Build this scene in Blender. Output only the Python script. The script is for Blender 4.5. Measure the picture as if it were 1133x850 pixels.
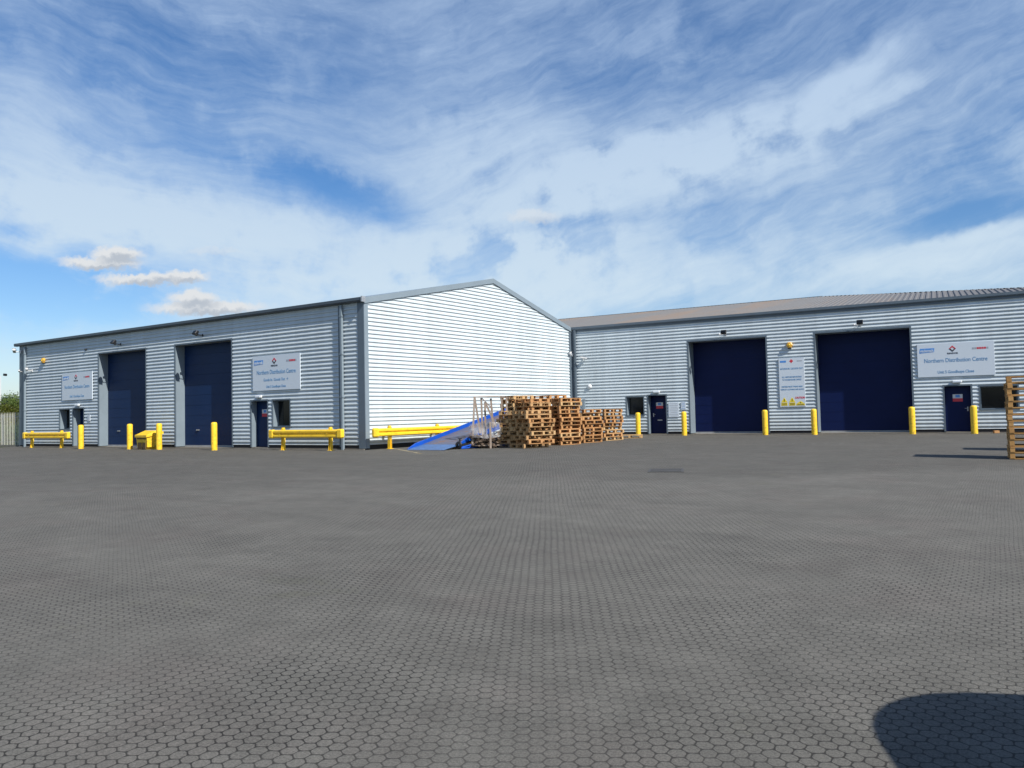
import bpy, math, random
from mathutils import Matrix, Vector
random.seed(7)
R = math.radians
S = bpy.context.scene
for o in list(bpy.data.objects): bpy.data.objects.remove(o)

# ------------------------------------------------------------------ camera
CX, CY, CZ = 22.1246, -23.5030, 1.2547
YAW, PIT, ROLL = -0.565603, 0.0390198, -0.0220090
F = Vector((math.sin(YAW)*math.cos(PIT), math.cos(YAW)*math.cos(PIT), math.sin(PIT)))
R0 = Vector((math.cos(YAW), -math.sin(YAW), 0)); U0 = R0.cross(F)
R2 = R0*math.cos(ROLL) + U0*math.sin(ROLL); U2 = U0*math.cos(ROLL) - R0*math.sin(ROLL)
cam = bpy.data.cameras.new('camera'); camo = bpy.data.objects.new('camera', cam)
S.collection.objects.link(camo)
m = Matrix((R2, U2, -F)).transposed().to_4x4(); m.translation = Vector((CX, CY, CZ)); camo.matrix_world = m
cam.sensor_width = 36; cam.lens = 36*850.92/1133; cam.clip_end = 3000; cam.clip_start = .05
S.camera = camo

# ------------------------------------------------------------------ light and sky
SUN_EL = 42.0; SUN_VEC = Vector((.972, -.233, 0)).normalized()
SUN_AZ = math.degrees(math.atan2(SUN_VEC.x, SUN_VEC.y))
sun = bpy.data.lights.new('sun', 'SUN'); sun.energy = 5.0; sun.angle = R(.53); sun.color = (1, .955, .88)
so = bpy.data.objects.new('sun', sun); S.collection.objects.link(so)
sd = SUN_VEC*math.cos(R(SUN_EL)) + Vector((0, 0, math.sin(R(SUN_EL))))
so.rotation_euler = sd.to_track_quat('Z', 'Y').to_euler(); so.location = (60, -20, 50)
S.view_settings.view_transform = 'Standard'; S.view_settings.look = 'None'
S.view_settings.exposure = 0.40; S.view_settings.gamma = 1; S.view_settings.use_curve_mapping = False

class NT:
    """tiny helper to write node trees as expressions"""
    def __init__(s, tree): s.t = tree; s.n = tree.nodes; s.l = tree.links
    def node(s, typ, **kw):
        n = s.n.new(typ)
        for k, v in kw.items(): setattr(n, k, v)
        return n
    def put(s, sock, v):
        if v is None: return
        if isinstance(v, bpy.types.NodeSocket): s.l.new(v, sock)
        else: sock.default_value = v
    def m(s, op, a, b=None, c=None, clamp=False):
        n = s.node('ShaderNodeMath', operation=op, use_clamp=clamp)
        for i, v in enumerate((a, b, c)): s.put(n.inputs[i], v)
        return n.outputs[0]
    def vm(s, op, a, b=None, scale=None):
        n = s.node('ShaderNodeVectorMath', operation=op); s.put(n.inputs[0], a); s.put(n.inputs[1], b)
        if scale is not None: s.put(n.inputs['Scale'], scale)
        return n.outputs['Value'] if op in ('LENGTH', 'DOT_PRODUCT', 'DISTANCE') else n.outputs[0]
    def mr(s, v, a, b, c=0., d=1., smooth=False):
        n = s.node('ShaderNodeMapRange', interpolation_type='SMOOTHSTEP' if smooth else 'LINEAR')
        for i, x in enumerate((v, a, b, c, d)): s.put(n.inputs[i], x)
        return n.outputs[0]
    def mix(s, f, a, b, mode='MIX'):
        n = s.node('ShaderNodeMix', data_type='RGBA', blend_type=mode, clamp_factor=True)
        s.put(n.inputs[0], f); s.put(n.inputs[6], a); s.put(n.inputs[7], b); return n.outputs[2]
    def noise(s, vec, scale, detail=4, rough=.5, dist=0., out=0):
        n = s.node('ShaderNodeTexNoise'); s.put(n.inputs['Vector'], vec)
        n.inputs['Scale'].default_value = scale; n.inputs['Detail'].default_value = detail
        n.inputs['Roughness'].default_value = rough; n.inputs['Distortion'].default_value = dist
        return n.outputs[out]
    def xyz(s, v):
        n = s.node('ShaderNodeSeparateXYZ'); s.put(n.inputs[0], v); return n.outputs
    def comb(s, x=0., y=0., z=0.):
        n = s.node('ShaderNodeCombineXYZ')
        for i, v in enumerate((x, y, z)): s.put(n.inputs[i], v)
        return n.outputs[0]
    def mapping(s, v, loc=(0, 0, 0), rot=(0, 0, 0), sc=(1, 1, 1), typ='POINT'):
        n = s.node('ShaderNodeMapping', vector_type=typ); s.put(n.inputs[0], v)
        n.inputs[1].default_value = loc; n.inputs[2].default_value = rot; n.inputs[3].default_value = sc
        return n.outputs[0]

W = bpy.data.worlds.new('World'); S.world = W; W.use_nodes = True
w = NT(W.node_tree); w.n.clear()
SKY_K = .091
sky = w.node('ShaderNodeTexSky', sky_type='NISHITA'); sky.sun_disc = False
sky.sun_elevation = R(SUN_EL); sky.sun_rotation = R(SUN_AZ); sky.dust_density = .6; sky.ozone_density = 3.0; sky.air_density = 1.0
tc = w.node('ShaderNodeTexCoord')
dx, dy, dz = w.xyz(tc.outputs['Generated'])
az = w.m('MULTIPLY', w.m('ARCTAN2', dx, dy), 57.29578)
el = w.m('MULTIPLY', w.m('ARCSINE', dz), 57.29578)
# cirrus lives in (azimuth, elevation) degrees; streaks follow a shallow bowl
P = w.comb(az, el, 0.)
bow = w.m('MULTIPLY', w.m('POWER', w.m('ABSOLUTE', w.m('ADD', az, 38.)), 2.), .0045)
elb = w.m('SUBTRACT', el, bow)
wv = w.vm('SUBTRACT', w.noise(P, .09, 3, .5, out=1), (.5, .5, .5))
wv2 = w.vm('SUBTRACT', w.noise(P, .35, 4, .6, out=1), (.5, .5, .5))
Pw = w.vm('ADD', w.vm('ADD', P, w.vm('SCALE', wv, scale=5.)), w.vm('SCALE', wv2, scale=2.2))
Pb = w.vm('ADD', w.comb(az, elb, 0.), w.vm('SCALE', wv, scale=6.))
Ps = w.vm('ADD', P, w.vm('SCALE', wv, scale=5.))
Pf = w.vm('ADD', Ps, w.vm('SCALE', wv2, scale=.9))
side = w.mr(az, -52., -34., 0., 1., True)
def two(vec, sc, det, ro, di):
    l_ = w.noise(w.mapping(w.mapping(vec, rot=(0, 0, R(9))), sc=sc), 1., det, ro, di)
    r_ = w.noise(w.mapping(w.mapping(vec, rot=(0, 0, R(-17))), sc=sc), 1., det, ro, di)
    return w.m('ADD', w.m('MULTIPLY', l_, w.m('SUBTRACT', 1., side)), w.m('MULTIPLY', r_, side))
streak = two(Ps, (.05, .34, 1), 7, .58, .25)
fine = two(Pf, (.15, 1.25, 1), 8, .66, .15)
puff = w.noise(w.mapping(Pw, sc=(.12, .22, 1)), 1., 5, .55)
PATCH = [(-50.9, 12.8, 21.1, 2.81, -4.0, 0.55), (-63.7, 16.4, 6.6, 4.45, -3.0, 0.35), (-32.5, 17.7, 8.8, 6.36, 7.0, 0.35), (-15.9, 19.1, 11.2, 2.33, 12.0, 0.5), (-7.9, 21.6, 3.1, 0.82, 25.0, 0.35), (-5.5, 20.1, 2.8, 0.69, 21.0, 0.35), (-21.8, 15.6, 13.3, 2.86, 9.0, 0.4), (-23.3, 10.3, 16.6, 2.09, -1.0, 0.35), (-41.4, 9.0, 17.4, 1.64, -1.0, 0.3), (-3.0, 9.6, 6.4, 0.81, 2.0, 0.5), (-0.4, 10.6, 3.8, 0.4, 3.0, 0.4), (-5.1, 8.3, 7.7, 0.83, 0.0, 0.3), (-45.2, 16.0, 6.5, 1.64, -13.0, -0.55), (-27.2, 14.0, 10.5, 0.60, 1.0, -0.28), (-23.5, 23.9, 7.2, 2.64, 4.0, -0.25), (-1.3, 14.6, 6.1, 3.95, 24.0, -0.3), (-0.9, 11.8, 3.8, 0.79, 7.0, -0.45), (-63.2, 8.7, 7.8, 2.41, 3.0, -0.8), (-65.4, 12.2, 1.9, 0.49, 6.0, -0.4), (-53.9, 24.8, 16.1, 3.3, 1.0, -0.25), (-10.1, 25.0, 16.8, 2.4, -12.0, -0.15), (-55.6, 20.2, 6.9, 2.04, -9.0, -0.2)]
CUM = [(-60.5, 10.5, 2.1, 0.41, 4.0, 1), (-59.6, 11.1, 1.4, 0.47, 4.0, 1), (-57.7, 9.6, 2.7, 0.36, 3.0, 1), (-55.4, 9.9, 1.3, 0.37, 3.0, 1), (-53.9, 7.8, 3.3, 0.44, 2.0, 1), (-54.9, 8.4, 1.4, 0.55, 2.0, 1), (-30.5, 14.5, 1.8, 0.45, -2.0, 0.45), (-53.6, 11.7, 1.5, 0.24, 3.0, 0.25)]
def blob(vec, a0, e0, a, b, r, k=1.6):
    q = w.mapping(vec, loc=(a0, e0, 0), rot=(0, 0, R(r)), sc=(a*k, b*k, 1), typ='TEXTURE')
    return w.vm('LENGTH', q)
Pf0 = w.vm('ADD', w.vm('ADD', P, w.vm('SCALE', wv, scale=1.5)), w.vm('SCALE', wv2, scale=1.0))
dens = w.m('ADD', .50, 0.)
for a0, e0, a, b, r, s_ in PATCH:
    dens = w.m('MULTIPLY_ADD', w.mr(blob(Pw if b > 1.2 else Pf0, a0, e0, a, b, r), 1., .15, 0., 1., True), s_, dens)
d2 = w.m('MULTIPLY_ADD', w.m('SUBTRACT', streak, .5), .72, dens)
d2 = w.m('MULTIPLY_ADD', w.m('SUBTRACT', fine, .5), .62, d2)
d2 = w.m('MULTIPLY_ADD', w.m('SUBTRACT', puff, .5), .15, d2)
cir = w.mr(d2, -.12, 1.18, 0., .95, True)
cir = w.m('MULTIPLY', cir, w.mr(el, 0., 6., .35, 1.))
cir = w.m('MULTIPLY', cir, w.mr(el, 28., 52., 1., .12, True))      # the veil thins out overhead
base = w.node('ShaderNodeHueSaturation'); w.put(base.inputs['Color'], sky.outputs[0])
base.inputs['Saturation'].default_value = 1.24; base.inputs['Value'].default_value = 1.0
cloud_c = w.mix(w.mr(el, 6., 26.), (5.5, 6.6, 7.4, 1), (3.9, 5.1, 6.9, 1))
blue = w.mix(1., base.outputs[0], (.97, .99, 1.08, 1), 'MULTIPLY')
col = w.mix(cir, blue, cloud_c)
# small fair-weather cumulus low on the left
Pc = w.vm('ADD', P, w.vm('SCALE', w.vm('SUBTRACT', w.noise(P, 1.3, 6, .65, out=1), (.5, .5, .5)), scale=1.25))
cm = None; sh = None
for a0, e0, a, b, r, s_ in CUM:
    x = w.m('MULTIPLY', w.mr(blob(Pc, a0, e0, a, b, r, 1.5), 1., .45, 0., 1., True), s_)
    y = w.m('MULTIPLY', w.mr(blob(Pc, a0+.2, e0-b*.75, a, b*.7, r, 1.4), 1., .2, 0., 1., True), s_)
    cm = x if cm is None else w.m('MAXIMUM', cm, x); sh = y if sh is None else w.m('MAXIMUM', sh, y)
ccol = w.mix(w.m('MULTIPLY', sh, .8), (6.3, 6.5, 6.7, 1), (3.5, 4.0, 4.7, 1))
col = w.mix(cm, col, ccol)
bg = w.node('ShaderNodeBackground'); w.put(bg.inputs[0], col); bg.inputs[1].default_value = SKY_K
wo = w.node('ShaderNodeOutputWorld'); w.l.new(bg.outputs[0], wo.inputs[0])

# ------------------------------------------------------------------ helpers
def gz(x, y):
    """the yard falls gently from the buildings towards the camera"""
    t = 29 - ((x-CX)*math.sin(YAW) + (y-CY)*math.cos(YAW))
    return -.08 - .011*(.5*(t+math.sqrt(t*t+9)))

class MB:
    def __init__(s, M=None): s.v = []; s.f = []; s.mi = []; s.M = M or Matrix(); s.sm = []
    def V(s, p): s.v.append(tuple(s.M @ Vector(p))); return len(s.v)-1
    def face(s, pts, mi=0, sm=False): s.f.append([s.V(p) for p in pts]); s.mi.append(mi); s.sm.append(sm)
    def faces(s, vs, fs, mi=0, sm=False):
        b = len(s.v)
        for p in vs: s.v.append(tuple(s.M @ Vector(p)))
        for f in fs: s.f.append([b+i for i in f]); s.mi.append(mi); s.sm.append(sm)
    def box(s, x0, x1, y0, y1, z0, z1, mi=0, T=None):
        vs = [(x, y, z) for z in (z0, z1) for y in (y0, y1) for x in (x0, x1)]
        if T: vs = [tuple(T @ Vector(p)) for p in vs]
        s.faces(vs, [(0,2,3,1),(4,5,7,6),(0,1,5,4),(2,6,7,3),(0,4,6,2),(1,3,7,5)], mi)
        return s
    def bbox(s, x0, x1, y0, y1, z0, z1, c=.02, mi=0, T=None):
        """box with chamfered edges all round"""
        vs = []
        for X, sx in ((x0, 1), (x1, -1)):
            for Y, sy in ((y0, 1), (y1, -1)):
                for Z, sz in ((z0, 1), (z1, -1)):
                    vs += [(X, Y+sy*c, Z+sz*c), (X+sx*c, Y, Z+sz*c), (X+sx*c, Y+sy*c, Z)]
        if T: vs = [tuple(T @ Vector(p)) for p in vs]
        id_ = lambda i, j, k, a: (i*4+j*2+k)*3+a
        fs = []
        for i in (0, 1): fs.append([id_(i,0,0,0), id_(i,1,0,0), id_(i,1,1,0), id_(i,0,1,0)])
        for j in (0, 1): fs.append([id_(0,j,0,1), id_(1,j,0,1), id_(1,j,1,1), id_(0,j,1,1)])
        for k in (0, 1): fs.append([id_(0,0,k,2), id_(1,0,k,2), id_(1,1,k,2), id_(0,1,k,2)])
        for j in (0, 1):
            for k in (0, 1): fs.append([id_(0,j,k,1), id_(1,j,k,1), id_(1,j,k,2), id_(0,j,k,2)])
        for i in (0, 1):
            for k in (0, 1): fs.append([id_(i,0,k,0), id_(i,1,k,0), id_(i,1,k,2), id_(i,0,k,2)])
        for i in (0, 1):
            for j in (0, 1): fs.append([id_(i,j,0,0), id_(i,j,1,0), id_(i,j,1,1), id_(i,j,0,1)])
        for i in (0, 1):
            for j in (0, 1):
                for k in (0, 1): fs.append([id_(i,j,k,0), id_(i,j,k,1), id_(i,j,k,2)])
        s.faces(vs, fs, mi); return s
    def tube(s, p, q, r, n=12, r2=None, mi=0, cap=True, sm=True):
        p, q = Vector(p), Vector(q); d = (q-p).normalized()
        a = d.orthogonal().normalized(); b = d.cross(a); r2 = r if r2 is None else r2
        vs = []
        for c, rr in ((p, r), (q, r2)):
            for i in range(n):
                t = 2*math.pi*i/n; vs.append(tuple(c + a*rr*math.cos(t) + b*rr*math.sin(t)))
        s.faces(vs, [(i, (i+1) % n, n+(i+1) % n, n+i) for i in range(n)], mi, sm)
        if cap:
            s.faces(vs[:n], [tuple(range(n))[::-1]], mi); s.faces(vs[n:], [tuple(range(n))], mi)
        return s
    def lathe(s, prof, n=20, c=(0, 0, 0), mi=0, axis='z'):
        vs = []
        for r, h in prof:
            for i in range(n):
                t = 2*math.pi*i/n; x, y = r*math.cos(t), r*math.sin(t)
                vs.append((c[0]+x, c[1]+y, c[2]+h) if axis == 'z' else (c[0]+x, c[1]-h, c[2]+y))
        fs = [(k*n+i, k*n+(i+1) % n, (k+1)*n+(i+1) % n, (k+1)*n+i) for k in range(len(prof)-1) for i in range(n)]
        s.faces(vs, fs, mi, True); return s
    def prism(s, prof, p0, p1, u, v, mi=0):
        """closed 2D profile (u,v) swept straight from p0 to p1"""
        p0, p1, u, v = map(Vector, (p0, p1, u, v)); n = len(prof)
        vs = [tuple(p0+u*a+v*b) for a, b in prof] + [tuple(p1+u*a+v*b) for a, b in prof]
        s.faces(vs, [(i, (i+1) % n, n+(i+1) % n, n+i) for i in range(n)] + [tuple(range(n))[::-1], tuple(range(n, 2*n))], mi)
        return s
    def build(s, name, mats, parent=None, loc=None, rz=0, fix=True):
        me = bpy.data.meshes.new(name); me.from_pydata(s.v, [], s.f)
        for m_ in (mats if isinstance(mats, (list, tuple)) else [mats]): me.materials.append(m_)
        for p, i, sm in zip(me.polygons, s.mi, s.sm): p.material_index = i; p.use_smooth = sm
        if fix:
            import bmesh
            b = bmesh.new(); b.from_mesh(me); bmesh.ops.recalc_face_normals(b, faces=b.faces); b.to_mesh(me); b.free()
        o = bpy.data.objects.new(name, me); S.collection.objects.link(o)
        if parent: o.parent = parent
        if loc is not None: o.location = loc
        o.rotation_euler = (0, 0, rz)
        return o
def tag(o, label=None, cat=None, group=None, kind=None):
    for k, v in (('label', label), ('category', cat), ('group', group), ('kind', kind)):
        if v: o[k] = v
    return o
def thing(name, label, cat, loc=(0, 0, 0), rz=0, group=None):
    o = bpy.data.objects.new(name, None); S.collection.objects.link(o)
    o.location = loc; o.rotation_euler = (0, 0, rz); o.empty_display_size = .2
    return tag(o, label, cat, group)
def clone(o, loc, rz, label=None):
    def rec(x, par):
        c = x.copy(); S.collection.objects.link(c); c.parent = par
        for ch in list(x.children): rec(ch, c)
        return c
    r = rec(o, None); r.location = loc; r.rotation_euler = (0, 0, rz)
    if label: r['label'] = label
    return r

# ------------------------------------------------------------------ materials
def mat(name, col, rough=.5, metal=0., spec=.5, var=0., vscale=3., bump=0., bscale=40., extra=None):
    M = bpy.data.materials.new(name); M.use_nodes = True; t = NT(M.node_tree)
    b = M.node_tree.nodes['Principled BSDF']
    b.inputs['Base Color'].default_value = (*col, 1); b.inputs['Roughness'].default_value = rough
    b.inputs['Metallic'].default_value = metal; b.inputs['Specular IOR Level'].default_value = spec
    co = t.node('ShaderNodeTexCoord').outputs['Object']
    if var:
        n = t.noise(co, vscale, 6, .6)
        k = t.mr(n, .25, .75, 1-var, 1+var)
        c = t.vm('SCALE', (*col,), scale=k); t.put(b.inputs['Base Color'], c)
    if bump:
        bn = t.node('ShaderNodeBump'); bn.inputs['Strength'].default_value = bump; bn.inputs['Distance'].default_value = .01
        t.put(bn.inputs['Height'], t.noise(co, bscale, 4)); t.put(b.inputs['Normal'], bn.outputs[0])
    if extra: extra(t, b, co)
    return M
def clad_extra(col):
    def f(t, b, co):
        x, y, z = t.xyz(co)
        along = t.m('ADD', x, y)
        sheet = t.node('ShaderNodeTexWhiteNoise', noise_dimensions='1D')
        t.put(sheet.inputs['W'], t.m('FLOOR', t.m('DIVIDE', along, 1.04)))
        k = t.mr(sheet.outputs[0], 0, 1, .955, 1.04)
        st = t.noise(t.mapping(co, sc=(2.2, 2.2, .18)), 1., 6, .6)
        k = t.m('MULTIPLY', k, t.mr(st, .3, .75, 1.05, .88))
        dirt = t.m('MULTIPLY', t.mr(z, .9, .0, 0., 1.), t.noise(co, 3., 5, .6))
        c = t.mix(t.m('MULTIPLY', dirt, .6), t.vm('SCALE', col, scale=k), (.16, .16, .15, 1))
        t.put(b.inputs['Base Color'], c)
        bn = t.node('ShaderNodeBump'); bn.inputs['Strength'].default_value = .12; bn.inputs['Distance'].default_value = .02
        t.put(bn.inputs['Height'], t.noise(co, 1.6, 3)); t.put(b.inputs['Normal'], bn.outputs[0])
    return f
M_clad = mat('goosewing_cladding', (.40, .45, .49), .42, 0., .5, extra=clad_extra((.50, .56, .59)))
M_trim = mat('slate_grey_flashing', (.095, .125, .155), .4, var=.1, vscale=1.5)
M_trim2 = mat('pale_flashing', (.185, .23, .265), .4, var=.08, vscale=1.5)
M_dark = mat('gutter_grey', (.055, .072, .09), .4, var=.12)
M_gap = mat('damp_proof_strip', (.012, .012, .014), .8)
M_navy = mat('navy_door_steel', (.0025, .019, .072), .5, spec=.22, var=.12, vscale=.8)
M_navy_shade = mat('shaded_navy_door_steel', (.0014, .0075, .052), .5, spec=.18, var=.12, vscale=.8)  # door navy darkened: shade on the right warehouse put into the colour
M_seal = mat('grey_door_seal', (.28, .29, .30), .6, var=.2)
M_seal2 = mat('worn_cast_iron', (.055, .053, .05), .7, var=.3)
M_glass = mat('window_glass', (.006, .008, .010), .10, spec=.22)
M_black = mat('black_housing', (.012, .012, .014), .4)
M_steel = mat('galvanised_steel', (.42, .43, .44), .4, metal=.6, var=.15, vscale=8)
M_white = mat('white_plastic', (.6, .61, .62), .4, var=.05)
M_sign = mat('sign_face', (.56, .62, .68), .35, var=.02, vscale=.7)
M_yel = mat('yellow_bollard_plastic', (.86, .60, .015), .42, var=.1, vscale=3)
def scuff(t, b, co):
    x, y, z = t.xyz(co)
    n = t.noise(co, 7., 6, .7); k = t.m('MULTIPLY', t.mr(n, .52, .7), t.mr(z, 1.0, .1, .2, 1.))
    t.put(b.inputs['Base Color'], t.mix(k, t.vm('SCALE', (.86, .55, .028), scale=t.mr(t.noise(co, 2.), .3, .7, .9, 1.08)), (.10, .07, .03, 1)))
M_yel2 = mat('yellow_barrier_paint', (.88, .50, .01), .38, extra=scuff)
M_yel = mat('yellow_bollard_plastic', (.88, .60, .035), .42, extra=scuff)
M_bin = mat('yellow_bin_plastic', (.85, .58, .03), .5, extra=scuff)
M_brown = mat('grit_brown', (.09, .06, .025), .9)
M_orange = mat('amber_box_plastic', (.62, .34, .05), .4, var=.1)
M_blue = mat('blue_ramp_paint', (.003, .065, .38), .4, var=.15, vscale=2)
M_blue2 = mat('light_blue_lip_paint', (.05, .12, .28), .5, var=.35, vscale=5)
def rust(t, b, co):
    n = t.noise(co, 2.2, 7, .7)
    t.put(b.inputs['Base Color'], t.mix(t.mr(n, .5, .62), (.09, .10, .15, 1), (.15, .09, .07, 1)))
M_deck = mat('worn_ramp_deck', (.2, .2, .25), .6, extra=rust)
M_txt = mat('blue_lettering', (.10, .24, .43), .5)
M_txt_d = mat('black_lettering', (.02, .02, .03), .5)
M_red = mat('red_lettering', (.55, .03, .05), .5)
M_lblue = mat('pale_blue_logo', (.08, .25, .60), .5)
M_hazy = mat('hazard_yellow', (.80, .62, .02), .5)
M_greyl = mat('pale_grey_logo', (.32, .35, .39), .5)
M_pale = mat('cream_paling', (.66, .65, .56), .5, var=.1, vscale=4)
M_conc = mat('concrete', (.18, .165, .14), .9, var=.25, vscale=5, bump=.3)
M_film = bpy.data.materials.new('cling_film'); M_film.use_nodes = True
_t = NT(M_film.node_tree); _b = _t.n['Principled BSDF']; _b.inputs['Base Color'].default_value = (.62, .62, .64, 1)
_b.inputs['Roughness'].default_value = .25; _co = _t.node('ShaderNodeTexCoord').outputs['Object']
_t.put(_b.inputs['Alpha'], _t.mr(_t.noise(_co, 5., 5, .6), .35, .65, .04, .36))
def wood(name, c1, c2):
    def f(t, b, co):
        oi = t.node('ShaderNodeObjectInfo').outputs['Random']
        g = t.noise(t.vm('ADD', co, t.comb(t.m('MULTIPLY', oi, 40.), 0., 0.)), 5.5, 5, .65)
        f2 = t.noise(co, 40., 3, .6)
        k = t.m('ADD', t.m('MULTIPLY', g, .8), t.m('MULTIPLY', oi, .45))
        c = t.mix(t.mr(k, .3, .95), (*c1, 1), (*c2, 1))
        t.put(b.inputs['Base Color'], t.mix(t.mr(f2, .45, .8, 0., .55), c, (.10, .06, .035, 1)))
    return mat(name, c1, .8, spec=.2, extra=f)
M_w1 = wood('orange_pallet_wood', (.52, .28, .12), (.31, .16, .065))
M_w2 = wood('pale_pallet_wood', (.56, .38, .19), (.38, .22, .10))
M_w3 = wood('honey_pallet_wood', (.58, .34, .13), (.42, .22, .075))
M_w4 = wood('weathered_grey_wood', (.34, .28, .23), (.22, .17, .14))

def paver(M_):
    M = bpy.data.materials.new(M_); M.use_nodes = True; t = NT(M.node_tree); b = t.n['Principled BSDF']
    co = t.node('ShaderNodeTexCoord').outputs['Object']
    wn = t.vm('SUBTRACT', t.noise(co, .35, 2, .5, out=1), (.5, .5, .5))
    wn2 = t.vm('SUBTRACT', t.noise(co, 9., 3, .6, out=1), (.5, .5, .5))
    cw = t.vm('ADD', t.vm('ADD', co, t.vm('SCALE', wn, scale=.10)), t.vm('SCALE', wn2, scale=.022))
    q = t.mapping(cw, rot=(0, 0, R(30.2)), sc=(1, 1, 1))
    wd = .0865                       # across flats
    q = t.vm('SCALE', q, scale=1/wd)
    x, y, z = t.xyz(q)
    q = t.comb(x, y, 0.)
    r = (1.7320508, 1., 1.)
    def cell(off):
        m_ = t.vm('WRAP' if False else 'MODULO', t.vm('ADD', t.vm('ADD', q, off), (1732.0508, 1000., 0)), r)
        return t.vm('SUBTRACT', m_, (.8660254, .5, 0))
    a = cell((0, 0, 0)); c = cell((.8660254, .5, 0))
    la, lc = t.vm('LENGTH', a), t.vm('LENGTH', c)
    sel = t.m('LESS_THAN', la, lc)
    mx = t.node('ShaderNodeMix', data_type='VECTOR'); t.put(mx.inputs[0], sel); t.put(mx.inputs[4], c); t.put(mx.inputs[5], a)
    g = mx.outputs[1]
    ag = t.vm('ABSOLUTE', g)
    pw = lambda v_: t.m('POWER', t.m('ABSOLUTE', v_), 8.)
    sm_ = t.m('ADD', t.m('ADD', pw(t.vm('DOT_PRODUCT', g, (.8660254, .5, 0))), pw(t.vm('DOT_PRODUCT', g, (.8660254, -.5, 0)))), pw(t.xyz(g)[1]))
    dd = t.m('POWER', sm_, .125)
    edge = t.m('SUBTRACT', .5, dd)             # 0 at joint
    edge = t.m('ADD', edge, t.m('MULTIPLY', t.m('SUBTRACT', t.noise(co, 60., 4, .7), .5), .13))
    idv = t.vm('SUBTRACT', q, g)
    wnz = t.node('ShaderNodeTexWhiteNoise', noise_dimensions='2D')
    t.put(wnz.inputs['Vector'], t.vm('SCALE', t.vm('ADD', idv, (.25, .25, 0)), scale=1.))
    rid = wnz.outputs[0]
    joint = t.mr(edge, .014, .068, 1., 0., True)
    big = t.noise(t.mapping(co, rot=(0, 0, R(12)), sc=(.10, .32, 1)), 1., 5, .6, .4)
    mid = t.noise(co, 1.9, 7, .7)
    fine = t.noise(co, 75., 5, .8)
    tyre = t.noise(t.mapping(co, rot=(0, 0, R(-24)), sc=(.05, 1.1, 1)), 1., 4, .6, .6)
    k = t.mr(rid, 0., 1., .87, 1.12)
    k = t.m('MULTIPLY', k, t.mr(big, .3, .7, .93, 1.06))
    k = t.m('MULTIPLY', k, t.mr(mid, .32, .68, .83, 1.13))
    k = t.m('MULTIPLY', k, t.mr(fine, .36, .64, .66, 1.34))
    k = t.m('MULTIPLY', k, t.mr(tyre, .56, .66, 1., .93))
    # darker, oilier traffic band in front of the doors
    X, Y, Z = t.xyz(co)
    dline = t.m('ADD', t.m('MULTIPLY', X, -.536), t.m('MULTIPLY', Y, .844))
    dpt = t.m('ADD', t.m('ADD', dline, 31.7), t.m('MULTIPLY', t.m('SUBTRACT', t.noise(co, .16, 5, .6), .5), 13.))
    k = t.m('MULTIPLY', k, t.mr(dpt, 16., 19., 1., .82, True))
    col = t.vm('SCALE', (.127, .122, .108), scale=k)
    warm = t.mr(t.noise(t.vm('ADD', co, (31., 7., 0)), .7, 4, .6), .5, .72)
    col = t.mix(t.m('MULTIPLY', warm, .35), col, t.vm('SCALE', (.128, .109, .098), scale=k))
    moss = t.m('MULTIPLY', t.mr(t.noise(t.vm('ADD', co, (3., 50., 0)), .55, 6, .7), .62, .72), .35)
    col = t.mix(moss, col, (.10, .10, .065, 1))
    spk = t.node('ShaderNodeTexVoronoi', feature='F1'); t.put(spk.inputs['Vector'], co); spk.inputs['Scale'].default_value = 9.
    chip = t.m('MULTIPLY', t.mr(spk.outputs['Distance'], .02, .045, 1., 0.), t.m('GREATER_THAN', t.xyz(spk.outputs['Color'])[0], .80))
    col = t.mix(t.m('MULTIPLY', chip, .75), col, (.34, .33, .30, 1))
    jn = t.m('MULTIPLY', joint, t.mr(t.noise(co, .45, 5, .65), .36, .62, .42, 1.))
    col = t.mix(jn, col, (.020, .018, .016, 1))
    t.put(b.inputs['Base Color'], col)
    b.inputs['Roughness'].default_value = .85; b.inputs['Specular IOR Level'].default_value = .25
    hgt = t.m('ADD', t.mr(edge, .0, .09, 0., 1., True), t.m('MULTIPLY', fine, .35))
    hgt = t.m('ADD', hgt, t.m('MULTIPLY', rid, .3))
    bn = t.node('ShaderNodeBump'); bn.inputs['Strength'].default_value = .5; bn.inputs['Distance'].default_value = .006
    t.put(bn.inputs['Height'], hgt); t.put(b.inputs['Normal'], bn.outputs[0])
    return M
M_pav = paver('hexagonal_block_paving')
M_grass = mat('rough_grass', (.04, .055, .018), .9, spec=.1, var=.4, vscale=.4)

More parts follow.
